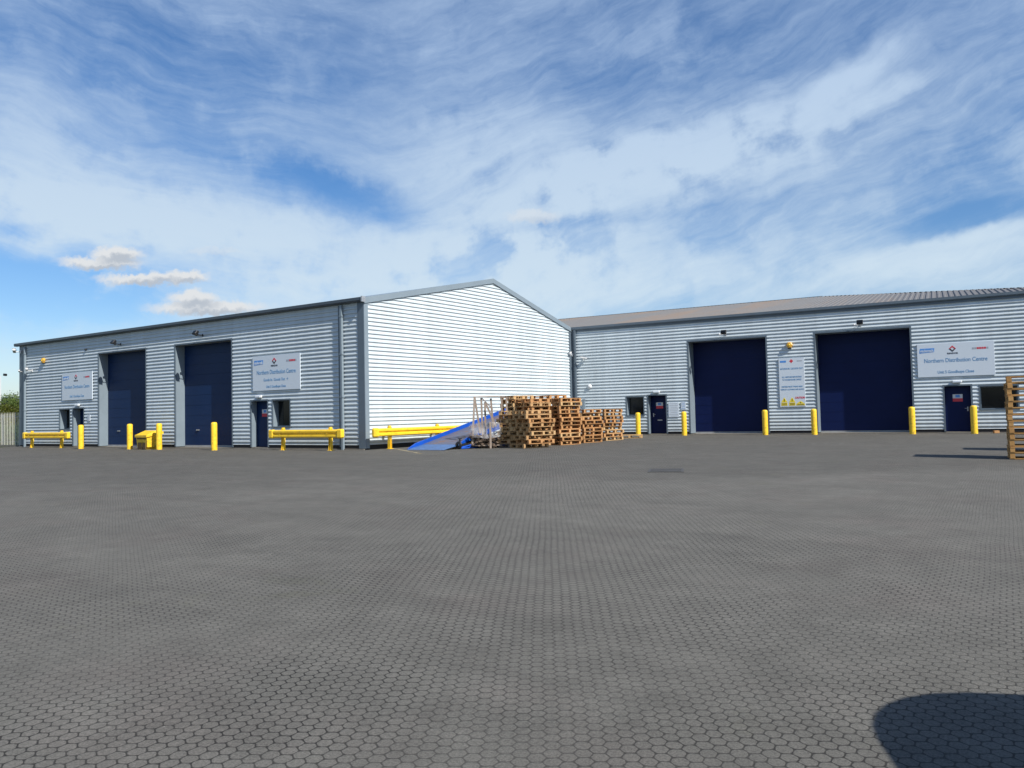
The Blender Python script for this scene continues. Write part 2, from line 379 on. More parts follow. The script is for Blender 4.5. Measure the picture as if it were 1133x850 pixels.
# ------------------------------------------------------------------ ground
g = MB(); xs = [-29 + i*1.0 for i in range(77)]; ys = [-42 + i*1.0 for i in range(84)]
vs = [(x, y, gz(x, y)) for y in ys for x in xs]; nx = len(xs)
g.faces(vs, [(j*nx+i, j*nx+i+1, (j+1)*nx+i+1, (j+1)*nx+i) for j in range(len(ys)-1) for i in range(nx-1)], 0, True)
tag(g.build('yard_paving', M_pav, fix=False), 'dark grey hexagonal block paving of the wide open yard', kind='structure')
g = MB(); g.face([(-1500, -1500, -1.1), (1500, -1500, -1.1), (1500, 1500, -1.1), (-1500, 1500, -1.1)])
tag(g.build('ground', M_grass, fix=False), 'rough grass land around the yard', kind='structure')
g = MB(); g.box(-75, -29.02, -42, 40, -1.0, -.10)
tag(g.build('grass_verge', M_grass), 'rough grass verge beyond the palisade fence', kind='structure')
def strip(name, pts, wd, material, label, dz=.006):
    g = MB(); n = 24
    a, b = Vector(pts[0]), Vector(pts[1]); d = (b-a).normalized(); q = Vector((-d.y, d.x))*wd/2
    for i in range(n):
        p0, p1 = a.lerp(b, i/n), a.lerp(b, (i+1)/n)
        g.face([(p.x, p.y, gz(p.x, p.y)+dz) for p in (p0-q, p1-q, p1+q, p0+q)])
    return tag(g.build(name, material, fix=False), label, kind='structure')
def faded(name, col, thr):
    M = mat(name, col, .8); t = NT(M.node_tree); b = t.n['Principled BSDF']
    co = t.node('ShaderNodeTexCoord').outputs['Object']
    t.put(b.inputs['Alpha'], t.mr(t.noise(co, 2.5, 6, .7), thr, thr+.14, 0., .8)); return M
M_line = faded('worn_white_line_paint', (.30, .30, .28), .47)
M_line2 = faded('worn_yellow_line_paint', (.36, .30, .18), .36)
strip('painted_line', ((10.3, 6.4), (18.9, 6.9)), .10, M_line, 'faded white line across the yard before the right warehouse')
strip('painted_line', ((-.9, 2.2), (4.5, -1.9)), .12, M_line2, 'faded yellow line on the yard by the blue ramp')
# threshold apron in front of the walls
UB = Vector((1, .058, 0)).normalized(); NB = Vector((.058, -1, 0)).normalized(); PB = Vector((.953, 16.434, 0))
g = MB(); g.box(-28.3, 0.0, -.10, .0, -.3, -.045)
tag(g.build('concrete_kerb', M_conc), 'thin concrete edging at the foot of the left warehouse', kind='structure')
g = MB(); g.box(.4, 26.2, -.10, .0, -.3, -.045, T=Matrix.Translation(PB) @ Matrix.Rotation(math.atan(.058), 4, 'Z'))
tag(g.build('concrete_kerb', M_conc), 'thin concrete edging at the foot of the right warehouse', kind='structure')

# ------------------------------------------------------------------ cladding
PITCH = .1735
PROF = [(0, 0), (.042, 0), (.052, .036), (.064, .042), (.098, .037), (.1735, 0)]
def clad(mb, x0, x1, z0, z1, y=0., clip=None):
    zs = []
    k0 = int(math.floor(z0/PITCH))-1
    for k in range(k0, int(z1/PITCH)+2):
        for t_, d in PROF[:-1]: zs.append((k*PITCH+t_, d))
    def dep_at(z):
        t_ = z % PITCH
        for (a, da), (b, db) in zip(PROF, PROF[1:]):
            if a <= t_ <= b+1e-9: return da+(db-da)*(t_-a)/(b-a)
        return 0
    Z = [(z0, dep_at(z0))] + [p for p in zs if z0+1e-4 < p[0] < z1-1e-4] + [(z1, dep_at(z1))]
    for (za, da), (zb, db) in zip(Z, Z[1:]):
        a0, a1, b0, b1 = x0, x1, x0, x1
        if clip:
            ca, cb = clip(za), clip(zb)
            a0, a1 = max(x0, ca[0]), min(x1, ca[1]); b0, b1 = max(x0, cb[0]), min(x1, cb[1])
            if a1 < a0: continue
            if b1 < b0: b0 = b1 = (b0+b1)/2
        mb.face([(a0, y-da, za), (a1, y-da, za), (b1, y-db, zb), (b0, y-db, zb)])
def wall_with_openings(mb, x0, x1, z0, z1, ops, clip=None):
    ops = sorted(ops); x = x0
    for (a, b, c, d) in ops:
        clad(mb, x, a, z0, z1); 
        if c > z0+.01: clad(mb, a, b, z0, c)
        clad(mb, a, b, d, z1); x = b
    clad(mb, x, x1, z0, z1)
def opening(parent, T, x0, x1, z0, z1, p, kind, doormat, fl=.07):
    """flashing round an opening, its reveal, and the door or window standing back in it; all in wall-local space"""
    f = MB(T); o = .042
    zb = z0
    f.box(x0-fl, x0, -o, .004, zb, z1+fl); f.box(x1, x1+fl, -o, .004, zb, z1+fl); f.box(x0, x1, -o, .004, z1, z1+fl)
    if kind == 'window': f.box(x0-fl, x1+fl, -o-.02, .004, z0-.05, z0)
    # reveals
    r = MB(T); r.box(x0-.03, x0, .004, p, zb, z1); r.box(x1, x1+.03, .004, p, zb, z1); r.box(x0, x1, .004, p, z1, z1+.03)
    if kind == 'window': r.box(x0, x1, .004, p, z0-.03, z0)
    return f, r

# ---------------------------------------------------------------- warehouse on the left
WA = thing('warehouse', 'grey corrugated warehouse with white sunlit gable, two tall navy doors facing the yard', 'warehouse', (0, 0, 0))
L_A = 28.30; HE = 6.10; RG = 8.876; HR = 8.03; GW = 16.462
bays = [(-19.671, -15.292), (-12.756, -8.419)]
ops = [(a, b, -.02, 5.057) for a, b in bays] + [(-22.29, -21.20, -.02, 2.10), (-23.72, -22.65, .97, 2.08), (-7.03, -5.93, -.02, 2.10), (-5.57, -4.46, .93, 2.10)]
mb = MB(); wall_with_openings(mb, -L_A, 0, .11, HE, ops); mb.build('front_wall', M_clad, WA, fix=False)
TG = Matrix.Rotation(math.atan2(1, .058), 4, 'Z')
def gclip(z):
    if z <= HE: return (0, GW)
    t_ = (z-HE)/(HR-HE); return (RG*t_, GW-(GW-RG)*t_)
mb = MB(TG)
clad(mb, 0, GW, .11, HE); clad(mb, 0, GW, HE, HR, clip=gclip); mb.build('gable_wall', M_clad, WA, fix=False)
# back and far walls close the volume
mb = MB(); bx_ = .953
mb.face([(-L_A, 0.01, -.05), (-L_A, 16.2, -.05), (-L_A, 16.2, HE), (-L_A, RG, HR), (-L_A, .01, HE)])
mb.face([(-L_A, 16.2, -.05), (0.9, 16.38, -.05), (.9, 16.38, HE), (-L_A, 16.2, HE)])
mb.build('rear_wall', M_clad, WA, fix=False)
# damp strip
mb = MB(); xs_ = [-L_A+.02] ; segs = []; x = -L_A+.02
for a, b, c, d in sorted(ops):
    if c < 0: segs.append((x, a-.07)); x = b+.07
segs.append((x, -.02))
for a, b in segs: mb = MB(); mb.box(a, b, -.002, .05, -.2, .125); mb.build('base_strip', M_gap, WA)
mb = MB(TG); mb.box(.02, GW, -.002, .05, -.2, .125); mb.build('base_strip', M_gap, WA)
# roof
def roofx(y): return .058*y
mb = MB(); th = .06; oh = .07
e0 = (-.12, HE+.03); rd = (RG, HR+.05); e1 = (16.5, HE+.03)
def slab(a, b, xl0, xr0, xl1, xr1, mb=mb, th=.07):
    (ya, za), (yb, zb) = a, b
    vs = [(xl0, ya, za), (xr0, ya, za), (xr1, yb, zb), (xl1, yb, zb)]
    vs2 = [(p[0], p[1], p[2]+th) for p in vs]
    mb.faces(vs+vs2, [(0, 3, 2, 1), (4, 5, 6, 7), (0, 1, 5, 4), (1, 2, 6, 5), (2, 3, 7, 6), (3, 0, 4, 7)])
slab(e0, rd, -L_A-.1, .03, -L_A-.1, roofx(RG)+.03); slab(rd, e1, -L_A-.1, roofx(RG)+.03, -L_A-.1, roofx(16.5)+.03)
mb.build('roof', M_trim2, WA)
# verge flashings along the gable
mb = MB(TG)
def slope_bar(ga, za, gb, zb, w_, y0, y1):
    mb.faces([(ga, y0, za-w_), (gb, y0, zb-w_), (gb, y0, zb), (ga, y0, za), (ga, y1, za-w_), (gb, y1, zb-w_), (gb, y1, zb), (ga, y1, za)],
             [(0, 1, 2, 3), (5, 4, 7, 6), (3, 2, 6, 7), (1, 0, 4, 5), (0, 3, 7, 4), (2, 1, 5, 6)])
slope_bar(-.05, HE+.10, RG, HR+.13, .24, -.09, .10); slope_bar(RG+.002, HR+.13, GW+.05, HE+.10, .24, -.09, .10)
mb.build('verge_flashing', M_trim2, WA)
# corner trims
mb = MB(); mb.box(-.30, .055, -.055, .0, -.03, HE); mb.build('corner_flashing', M_trim, WA)
mb = MB(TG); mb.box(-.05, .20, -.056, .0, -.03, HE-.05); mb.build('corner_flashing', M_trim2, WA)
mb = MB(TG); mb.box(GW-.30, GW-.02, -.056, .0, -.03, HE-.05); mb.build('corner_flashing', M_trim, WA)
mb = MB(); mb.box(-L_A-.05, -L_A+.02, -.05, .4, -.03, HE); mb.build('corner_flashing', M_trim, WA)
# gutter: half box in dark grey
mb = MB(); gp = [(0, 0), (-.17, .0), (-.20, .05), (-.20, .17), (-.175, .17), (-.165, .03), (-.02, .03), (0, .17)]
mb.prism(gp, (-L_A-.35, -.035, HE-.06), (.10, -.035, HE-.06), (0, 1, 0), (0, 0, 1)); mb.build('gutter', M_dark, WA)
mb = MB(); mb.box(.10, .16, -.26, -.04, HE-.09, HE+.14); mb.build('gutter_end_cap', M_steel, WA)
for px_, ztop in ((-1.16, HE-.12), (-27.55, HE-.12)):
    mb = MB(); mb.box(px_-.05, px_+.05, -.17, -.06, -.10, ztop)
    for zz in (.5, 2.1, 3.9, 5.5): mb.box(px_-.08, px_+.08, -.185, -.035, zz, zz+.05)
    mb.build('downpipe', M_trim2, WA)
mb = MB(); mb.box(-1.42, -1.24, -.045, .0, .02, HE-.1); mb.build('joint_flashing', M_trim, WA)
mb = MB(); mb.box(-L_A+.03, -27.7, -.05, .0, .02, HE-.1); mb.build('joint_flashing', M_trim, WA)

def roller_door(parent, T, x0, x1, z1, p, dm, with_handle=True):
    f, r = opening(parent, T, x0, x1, 0, z1, p, 'door', dm, .075)
    f.build('door_flashing', M_trim, parent); r.build('door_reveal', M_trim2, parent)
    d = MB(T); n = 10; h = (z1+.02)/n
    for i in range(n):
        za = i*h; d.box(x0, x1, p, p+.05, za+.012, za+h-.004); d.box(x0, x1, p+.012, p+.05, za-.006, za+.014)
    o = d.build('roller_door', dm, parent)
    s_ = MB(T); s_.box(x0, x1, p-.02, p+.03, -.05, .05); s_.build('bottom_seal', M_seal, o)
    if with_handle:
        hh = MB(T); hh.box(x0+.95, x0+1.17, p-.04, p, .78, .83); hh.build('handle', M_steel, o)
    j = MB(T); j.box(x0, x1, -.05, p, -.3, -.03); j.build('door_sill', M_conc, parent)
    return o
def person_door(parent, T, x0, x1, z1, p, dm, letterbox=False, hs=1, label=None):
    f, r = opening(parent, T, x0, x1, 0, z1, p, 'door', dm, .07)
    f.build('door_flashing', M_trim, parent); r.build('door_reveal', M_trim2, parent)
    d = MB(T); d.bbox(x0+.03, x1-.03, p, p+.05, .0, z1-.03, .006); d.box(x0, x0+.03, p-.02, p+.05, 0, z1); d.box(x1-.03, x1, p-.02, p+.05, 0, z1); d.box(x0+.03, x1-.03, p-.02, p+.05, z1-.03, z1)
    o = d.build('door', dm, parent)
    hx = x1-.14 if hs > 0 else x0+.14
    hh = MB(T); hh.box(hx-.025, hx+.025, p-.012, p, .93, 1.13); hh.tube((hx, p, 1.06), (hx, p-.05, 1.06), .012, 8); hh.tube((hx, p-.05, 1.06), (hx-.12*hs, p-.05, 1.06), .011, 8)
    hh.build('handle', M_steel, o)
    if letterbox:
        hh = MB(T); xm = (x0+x1)/2; hh.bbox(xm-.14, xm+.14, p-.015, p, .70, .77, .004); hh.build('letterbox', M_steel, o)
    j = MB(T); j.box(x0, x1, -.05, p, -.3, -.012); j.build('door_sill', M_conc, parent)
    # safety notice fixed to the door
    xm = (x0+x1)/2
    q = MB(T); q.box(xm-.2, xm+.2, p-.010, p, 1.38, 1.72); q.box(xm-.2, xm+.2, p-.014, p-.010, 1.38, 1.53, 1)
    q.box(xm-.09, xm+.09, p-.014, p-.010, 1.57, 1.69, 2)
    n = q.build('door_notice', [M_white, M_red, M_lblue], o)
    return o
def window(parent, T, x0, x1, z0, z1, p):
    f, r = opening(parent, T, x0, x1, z0, z1, p, 'window', None, .06)
    o = f.build('window', M_trim, parent); r.build('window_reveal', M_trim2, o)
    fr = MB(T); a = .045
    fr.box(x0, x0+a, p-.03, p+.03, z0, z1); fr.box(x1-a, x1, p-.03, p+.03, z0, z1); fr.box(x0+a, x1-a, p-.03, p+.03, z0, z0+a); fr.box(x0+a, x1-a, p-.03, p+.03, z1-a, z1)
    fr.build('frame', M_trim, o)
    q = MB(T); q.box(x0+a, x1-a, p-.006, p+.006, z0+a, z1-a); q.build('pane', M_glass, o)
    b = MB(T)
    for k in range(7):
        xx = x0+a+.06+k*(x1-x0-2*a-.1)/6; b.box(xx, xx+.05, p+.05, p+.056, z0+a, z1-a)
    b.build('blind', M_greyl if False else M_dark, o)
    return o
I4 = Matrix()
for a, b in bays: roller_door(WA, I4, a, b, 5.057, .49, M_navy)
person_door(WA, I4, -22.29, -21.20, 2.10, .40, M_navy)
person_door(WA, I4, -7.03, -5.93, 2.10, .30, M_navy)
window(WA, I4, -23.72, -22.65, .97, 2.08, .36); window(WA, I4, -5.57, -4.46, .93, 2.10, .28)

# ---------------------------------------------------------------- warehouse on the right
WB = thing('warehouse', 'long grey corrugated warehouse on the right, hipped roof and two shade-darkened navy doors', 'warehouse', tuple(PB), math.atan(.058))
HB = 6.12; SE = 26.2
baysB = [(6.98, 11.03), (13.44, 17.66)]
opsB = [(a, b, -.02, 4.95) for a, b in baysB] + [(4.62, 5.63, -.02, 2.10), (3.36, 4.34, 1.04, 2.05), (19.0, 20.05, -.02, 2.10), (20.42, 21.85, 1.0, 2.04)]
mb = MB(); wall_with_openings(mb, 0.0, SE, .11, HB, opsB); mb.build('front_wall', M_clad, WB, fix=False)
mb = MB(); D_ = 26.0; SW = -16.
mb.face([(SE, 0, -.3), (SE, D_, -.3), (SE, D_, HB), (SE, 0, HB)]); mb.face([(SW, D_, -.3), (SE, D_, -.3), (SE, D_, HB), (SW, D_, HB)])
mb.face([(SW, .1, -.3), (SW, D_, -.3), (SW, D_, HB), (SW, D_/2, HB+2.4), (SW, .1, HB)]); mb.build('rear_wall', M_clad, WB, fix=False)
mb = MB(); x = .02
for a, b, c, d in sorted(opsB):
    if c < 0: mb = MB(); mb.box(x, a-.07, -.002, .05, -.2, .125); mb.build('base_strip', M_gap, WB); x = b+.07
mb = MB(); mb.box(x, SE, -.002, .05, -.2, .125); mb.build('base_strip', M_gap, WB)
# ribbed roof, hipped at the right end: ribs follow the fall
def roofmat(t, b, co):
    x, y, z = t.xyz(co)
    n = t.noise(t.mapping(co, sc=(.35, .05, .05)), 1., 5, .6)
    n2 = t.noise(co, 1.2, 5, .6)
    c = t.mix(t.mr(n, .47, .62), (.14, .135, .13, 1), (.18, .138, .105, 1))
    t.put(b.inputs['Base Color'], t.mix(t.mr(n2, .35, .7, 0., .35), c, (.17, .17, .17, 1)))
M_roof = mat('weathered_ribbed_roof', (.15, .14, .13), .6, extra=roofmat)
mb = MB(); Zr = HB+2.40; Dr = 13.; Sr = 12.3; RP = .25; y0_, z0_ = -.10, HB+.06
def rib_h(u):
    u = u % RP
    return .0 if u < .16 else (.05*(u-.16)/.03 if u < .19 else (.05 if u < .29 else .05*(RP-u)/(RP-.29)))
us = []
k = 0
u = SW
brk = [0, .12, .145, .22]
n_ = int((SE-SW)/RP)+1
for i in range(n_):
    for q in brk:
        uu = SW+i*RP+q
        if uu <= SE: us.append((uu, .0 if q in (0, .12) else .05))
for (ua, ha), (ub, hb) in zip(us, us[1:]):
    def top(u):
        if u <= Sr: return (Dr, Zr)
        t_ = (SE+.05-u)/(SE+.05-Sr); return (y0_+(Dr-y0_)*t_, z0_+(Zr-z0_)*t_)
    ya, za = top(ua); yb, zb = top(ub)
    mb.face([(ua, y0_, z0_+ha), (ub, y0_, z0_+hb), (ub, yb, zb+hb), (ua, ya, za+ha)])
# hip end, ribs down the end slope
vcount = int((D_-2*y0_)/RP)
vs_ = []
for i in range(vcount):
    for q in brk: vs_.append((y0_+i*RP+q, 0. if q in (0, .12) else .05))
for (va, ha), (vb, hb) in zip(vs_, vs_[1:]):
    def tp(v):
        t_ = min((v-y0_)/(Dr-y0_), (D_-y0_-v)/(D_-y0_-Dr)); t_ = max(0, t_)
        return (SE+.05-(SE+.05-Sr)*t_, z0_+(Zr-z0_)*t_)
    xa, za = tp(va); xb, zb = tp(vb)
    mb.face([(SE+.05, va, z0_+ha), (SE+.05, vb, z0_+hb), (xb, vb, zb+hb), (xa, va, za+ha)])
mb.face([(SW, D_+.1, z0_), (SE+.05, D_+.1, z0_), (Sr, Dr, Zr), (SW, Dr, Zr)])
mb.build('roof', M_roof, WB, fix=False)
mb = MB(); mb.prism([(-.12, 0), (.12, 0), (0, .02)], (SW, Dr, Zr+.045), (Sr, Dr, Zr+.045), (0, 1, 0), (0, 0, 1)); mb.build('ridge_cap', M_dark, WB)
gq = [(0, 0), (-.06, 0), (-.085, .05), (-.085, .17), (-.06, .17), (0, .17)]
mb = MB(); mb.prism(gq, (0.02, -.055, HB-.04), (SE+.15, -.055, HB-.04), (0, 1, 0), (0, 0, 1)); mb.build('gutter', M_trim, WB)
mb = MB(); mb.box(.0, SE+.1, -.055, 0, HB-.16, HB-.04); mb.build('fascia', M_trim, WB)
mb = MB(); mb.box(.02, .20, -.05, 0, -.03, HB-.05); mb.build('corner_flashing', M_trim, WB)
mb = MB(); mb.box(.24, .34, -.16, -.055, -.1, HB-.05); mb.build('downpipe', M_trim, WB)
for a, b in baysB: roller_door(WB, I4, a, b, 4.95, .90, M_navy_shade, False)
person_door(WB, I4, 4.62, 5.63, 2.10, .42, M_navy_shade, letterbox=True, hs=-1)
person_door(WB, I4, 19.0, 20.05, 2.10, .25, M_navy_shade)
window(WB, I4, 3.36, 4.34, 1.04, 2.05, .30); window(WB, I4, 20.42, 21.85, 1.0, 2.04, .25)
# squat vent duct near the inner corner
mb = MB(); mb.box(.71, .83, -.16, -.036, -.08, 1.98); mb.box(.69, .85, -.17, -.036, 1.98, 2.03); mb.build('vent_duct', M_trim2, WB)

# ---------------------------------------------------------------- signs
def text(name, s_, size, x, z, y, material, parent, sx=1., align='CENTER', bold=0.0):
    cu = bpy.data.curves.new(name, 'FONT'); cu.body = s_; cu.size = size; cu.align_x = align; cu.extrude = .002; cu.offset = bold
    ob = bpy.data.objects.new(name, cu); S.collection.objects.link(ob)
    dg = bpy.context.evaluated_depsgraph_get(); me = bpy.data.meshes.new_from_object(ob.evaluated_get(dg))
    bpy.data.objects.remove(ob); me.materials.clear(); me.materials.append(material)
    for v in me.vertices: v.co = Vector((x+v.co.x*sx, y-v.co.z, z+v.co.y))
    o = bpy.data.objects.new(name, me); S.collection.objects.link(o); o.parent = parent; return o
def placeW(which, s_, z, off):
    """point on a wall: s along it, height z, off metres out"""
    if which == 'A': return (s_, -off, z), 0.
    return tuple(PB + UB*s_ + NB*off + Vector((0, 0, z))), math.atan(.058)
def big_sign(which, s0, s1, z0, z1, label, lines, logo_z):
    (p, rz) = placeW(which, (s0+s1)/2, (z0+z1)/2, .04); wd, hh = s1-s0, z1-z0
    t_ = thing('company_sign', label, 'sign', p, rz, 'company name boards on the warehouse walls')
    b = MB(); b.bbox(-wd/2, wd/2, -.035, 0, -hh/2, hh/2, .006); b.build('board', M_sign, t_)
    # first mark: blue outlined box with slanted letters
    k = wd/3.15; lz = hh*logo_z
    b = MB(); x0, x1 = -1.48*k, -.84*k
    b.prism([(x0, lz-.10*k), (x1-.02, lz-.06*k), (x1, lz+.13*k), (x0+.03, lz+.13*k)], (0, -.038, 0), (0, -.036, 0), (1, 0, 0), (0, 0, 1))
    lg = b.build('logo', M_lblue, t_); text('lettering', 'gademalt', .19*k, (x0+x1)/2, lz-.045*k, -.040, M_sign, lg, .82, bold=.004*k)
    # second mark: red and black diamond with a word below
    b = MB(); c, r = -.10*k, .15*k; zc = lz+.06*k
    q = lambda pts, mi: b.prism(pts, (0, -.040, 0), (0, -.036, 0), (1, 0, 0), (0, 0, 1), mi)
    for sg in (1, -1):
        q([(c-r, zc), (c-r*.5, zc), (c, zc+sg*r*.5), (c+r*.5, zc), (c+r, zc), (c, zc+sg*r)], 0 if sg > 0 else 1)
    lg = b.build('logo', [M_red, M_txt_d], t_); text('lettering', 'RENDOR', .10*k, c, zc-r-.10*k, -.037, M_txt_d, lg, 1.1, bold=.003)
    # third mark: row of small boxes, grey and red
    b = MB(); xs_ = 1.02*k
    for i in range(7):
        xx = xs_+(i-3)*.095*k
        b.box(xx-.04*k, xx+.04*k, -.038, -.036, lz-.02*k, lz+.07*k, 1 if 2 <= i <= 5 else 0)
    b.build('logo', [M_greyl, M_red], t_)
    for s_, size, zz, sx, mm in lines: text('lettering', s_, size*k, 0, zz*hh, -.037, mm, t_, sx, bold=.0025)
    return t_
LA = [('Northern Distribution Centre', .27, -.07, .78, M_txt), ('Unit 5 Goodhope Close', .19, -.40, .80, M_txt)]
LB = [('Northern Distribution Centre', .27, -.03, .78, M_txt), ('Goods In / Goods Out  \u2192', .18, -.23, .85, M_txt), ('Unit 5 Goodhope Close', .155, -.42, .85, M_txt)]
big_sign('A', -23.39, -20.24, 2.59, 4.14, 'pale company name board nearest the far left end, above a window and door', LA, .30)
big_sign('A', -6.86, -3.72, 2.56, 4.14, 'pale company name board with a line ending in an arrow, left warehouse', LB, .30)
big_sign('B', 17.94, 21.04, 2.55, 4.12, 'pale company name board on the right warehouse above its right-hand small door', LA, .28)
# tall instruction board between the two doors
p, rz = placeW('B', 12.27, 2.55, .04)
t_ = thing('instruction_sign', 'tall pale instruction board with yellow hazard triangles between the two dark navy doors', 'sign', p, rz)
b = MB(); b.bbox(-.62, .62, -.035, 0, -1.24, 1.24, .006); b.build('board', M_sign, t_)
b = MB(); b.box(-.55, -.25, -.038, -.036, 1.02, 1.12, 0); b.build('logo', [M_lblue], t_)
b = MB()
b.prism([(-.1, 1.08), (0, 1.18), (.1, 1.08), (0, .98)], (0, -.038, 0), (0, -.036, 0), (1, 0, 0), (0, 0, 1)); b.build('logo', M_red, t_)
b = MB(); b.box(.27, .52, -.038, -.036, 1.05, 1.10); b.build('logo', M_greyl, t_)
for s_, zz, sz in (('GOODS IN / GOODS OUT', .66, .12), ('ALL VISITORS REPORTING', .24, .105), ('TO WAREHOUSE OFFICE', .10, .105), ('DRIVERS MUST WEAR HIGH', -.25, .105), ('VISIBILITY CLOTHING AND BOOTS', -.39, .09)):
    text('lettering', s_, sz, 0, zz, -.037, M_txt, t_, .78, bold=.002)
text('lettering', 'CAUTION', .13, .36, -.83, -.037, M_red, t_, .8, bold=.006)
for cx_, hgt, wd_ in ((-.40, .42, .15), (-.02, .42, .15), (.38, .22, .20)):
    b = MB(); zb = -1.18
    b.prism([(cx_-wd_, zb+hgt*.42), (cx_+wd_, zb+hgt*.42), (cx_, zb+hgt)], (0, -.040, 0), (0, -.036, 0), (1, 0, 0), (0, 0, 1), 0)
    b.box(cx_-wd_, cx_+wd_, -.040, -.036, zb, zb+hgt*.36, 0)
    b.box(cx_-.018, cx_+.018, -.043, -.0405, zb+hgt*.52, zb+hgt*.80, 1)
    for q in (.08, .22): b.box(cx_-wd_*.8, cx_+wd_*.8, -.043, -.0405, zb+hgt*q, zb+hgt*(q+.06), 1)
    b.build('hazard_plate', [M_hazy, M_txt_d], t_)
# small notices
def notice(which, s_, z, w_, h_, label, dots=0, mm=None):
    p, rz = placeW(which, s_, z, .038); t = thing('notice_board', label, 'notice', p, rz)
    b = MB(); b.bbox(-w_/2, w_/2, -.025, 0, -h_/2, h_/2, .004); b.build('board', M_sign, t)
    b = MB()
    n = max(3, int(h_/.09))
    for i in range(n):
        zz = h_/2-(i+.7)*h_/(n+.4); ww = w_*(.36+.06*math.sin(i*2.3)); b.box(-ww, ww, -.028, -.026, zz-.008, zz+.008)
    b.build('print', mm or M_greyl, t)
    return t
notice('B', 6.07, 1.29, .58, .80, 'square white notice board right of the letterbox door on the right warehouse')
notice('B', 6.62, 1.50, .26, .42, 'small pale notice right of the square notice board', mm=M_lblue)
notice('A', -20.62, 1.55, .26, .36, 'small pale notice on the cladding beside the far left door')

# ---------------------------------------------------------------- wall fittings
def floodlight(which, s_, z, label, arm=.35, pir=True):
    p, rz = placeW(which, s_, z, .03); t = thing('floodlight', label, 'floodlight', p, rz, 'floodlights over the tall doors'); t.scale = (.8, 1, .8)
    b = MB(); b.box(-.06, .06, -.02, 0, -.08, .08); b.tube((0, 0, 0), (0, -arm, .03), .02, 8); b.box(-.16, -.14, -arm-.04, -arm+.02, -.02, .14); b.box(.14, .16, -arm-.04, -arm+.02, -.02, .14); b.box(-.16, .16, -arm-.01, -arm+.02, -.03, -.01)
    b.build('bracket', M_steel if which == 'B' else M_black, t)
    T = Matrix.Translation((0, -arm-.06, .12)) @ Matrix.Rotation(R(-32), 4, 'X')
    b = MB(); b.bbox(-.18, .18, -.07, .06, -.13, .13, .02, T=T)
    for k in range(6): b.box(-.15+.055*k, -.135+.055*k, .06, .085, -.1, .1, T=T)
    b.build('lamp_head', M_black, t)
    b = MB(); b.box(-.15, .15, -.074, -.07, -.10, .10, T=T); b.build('lens', M_glass, t)
    if pir:
        b = MB(); b.tube((-.14, 0, -.02), (-.34, -.14, .02), .012, 8); b.lathe([(.0, -.06), (.05, -.05), (.06, 0), (.05, .05), (0, .06)], 12, (-.36, -.15, .02)); b.build('motion_sensor', M_white if which == 'B' else M_black, t)
    return t
floodlight('A', -17.55, 5.45, 'black floodlight over the left tall door of the left warehouse')
floodlight('A', -10.55, 5.42, 'black floodlight over the right tall door of the left warehouse')
floodlight('B', 9.0, 5.22, 'black floodlight with white sensor over the tall door nearest the inner corner')
floodlight('B', 15.55, 5.24, 'black floodlight with white sensor over the rightmost tall door')
def alarm(which, s_, z, label):
    p, rz = placeW(which, s_, z, .03); t = thing('alarm_box', label, 'alarm box', p, rz); t.scale = (.68, .9, .68)
    b = MB(); n = 6; 
    b.lathe([(0, .0), (.20, 0), (.24, .02), (.24, .12), (.18, .16), (0, .165)], 6, axis='y'); b.build('housing', M_orange, t)
    b = MB(); b.lathe([(.0, .20), (.05, .195), (.085, .165)], 12, axis='y'); b.build('beacon', M_yel2, t)
    b = MB(); b.box(-.12, .12, -.10, -.01, -.28, -.21); b.build('lower_cap', M_black, t)
    for o in t.children:
        for pgn in o.data.polygons: pgn.use_smooth = False
alarm('A', -25.45, 5.02, 'yellow alarm box high on the far left of the left warehouse')
alarm('B', 12.22, 4.45, 'orange hexagonal alarm box above the tall instruction board')
def bulkhead(which, s_, z, label):
    p, rz = placeW(which, s_, z, .035); t = thing('bulkhead_light', label, 'wall light', p, rz)
    b = MB(); b.bbox(-.2, .2, -.09, 0, -.06, .07, .02); b.build('housing', M_white, t)
    b = MB(); b.bbox(-.17, .17, -.13, -.09, -.05, .04, .015); b.build('diffuser', M_sign, t)
bulkhead('A', -6.45, 2.30, 'white bulkhead light over the door beside the arrowed name board')
bulkhead('A', -21.75, 2.30, 'white bulkhead light over the far left personnel door')
bulkhead('B', 5.12, 2.30, 'white bulkhead light over the letterbox door of the right warehouse')
bulkhead('B', 19.52, 2.30, 'white bulkhead light over the right-hand personnel door of the right warehouse')
def cctv(which, s_, z, size, label, off=.03, dirx=-1):
    p, rz = placeW(which, s_, z, off); t = thing('security_camera', label, 'camera', p, rz)
    k = size
    b = MB(); b.box(-.05*k, .05*k, -.03*k, 0, -.08*k, .08*k); b.tube((0, 0, 0), (dirx*.12*k, -.20*k, .0), .02*k, 8); b.build('bracket', M_white, t)
    T = Matrix.Translation((dirx*.14*k, -.24*k, .05*k)) @ Matrix.Rotation(R(-28*-dirx), 4, 'Z') @ Matrix.Rotation(R(10*dirx), 4, 'Y')
    b = MB(); b.bbox(-.24*k, .24*k, -.065*k, .065*k, -.05*k, .05*k, .015*k, T=T); b.box(-.27*k, .26*k, -.075*k, .075*k, .055*k, .065*k, T=T); b.build('housing', M_white, t)
    b = MB(); b.box(dirx*.245*k-.004, dirx*.245*k+.004, -.045*k, .045*k, -.035*k, .035*k, T=T); b.build('lens', M_black, t)
cctv('A', -28.2, 5.70, 1.25, 'large white security camera under the gutter at the far left corner')
cctv('A', -26.85, 4.50, 1.0, 'small white security camera right of the far left downpipe')
cctv('A', -27.95, 4.48, .7, 'smallest white security camera on the far left corner flashing')
cctv('B', .10, 4.63, 1.1, 'white security camera on the inner corner flashing', .07)
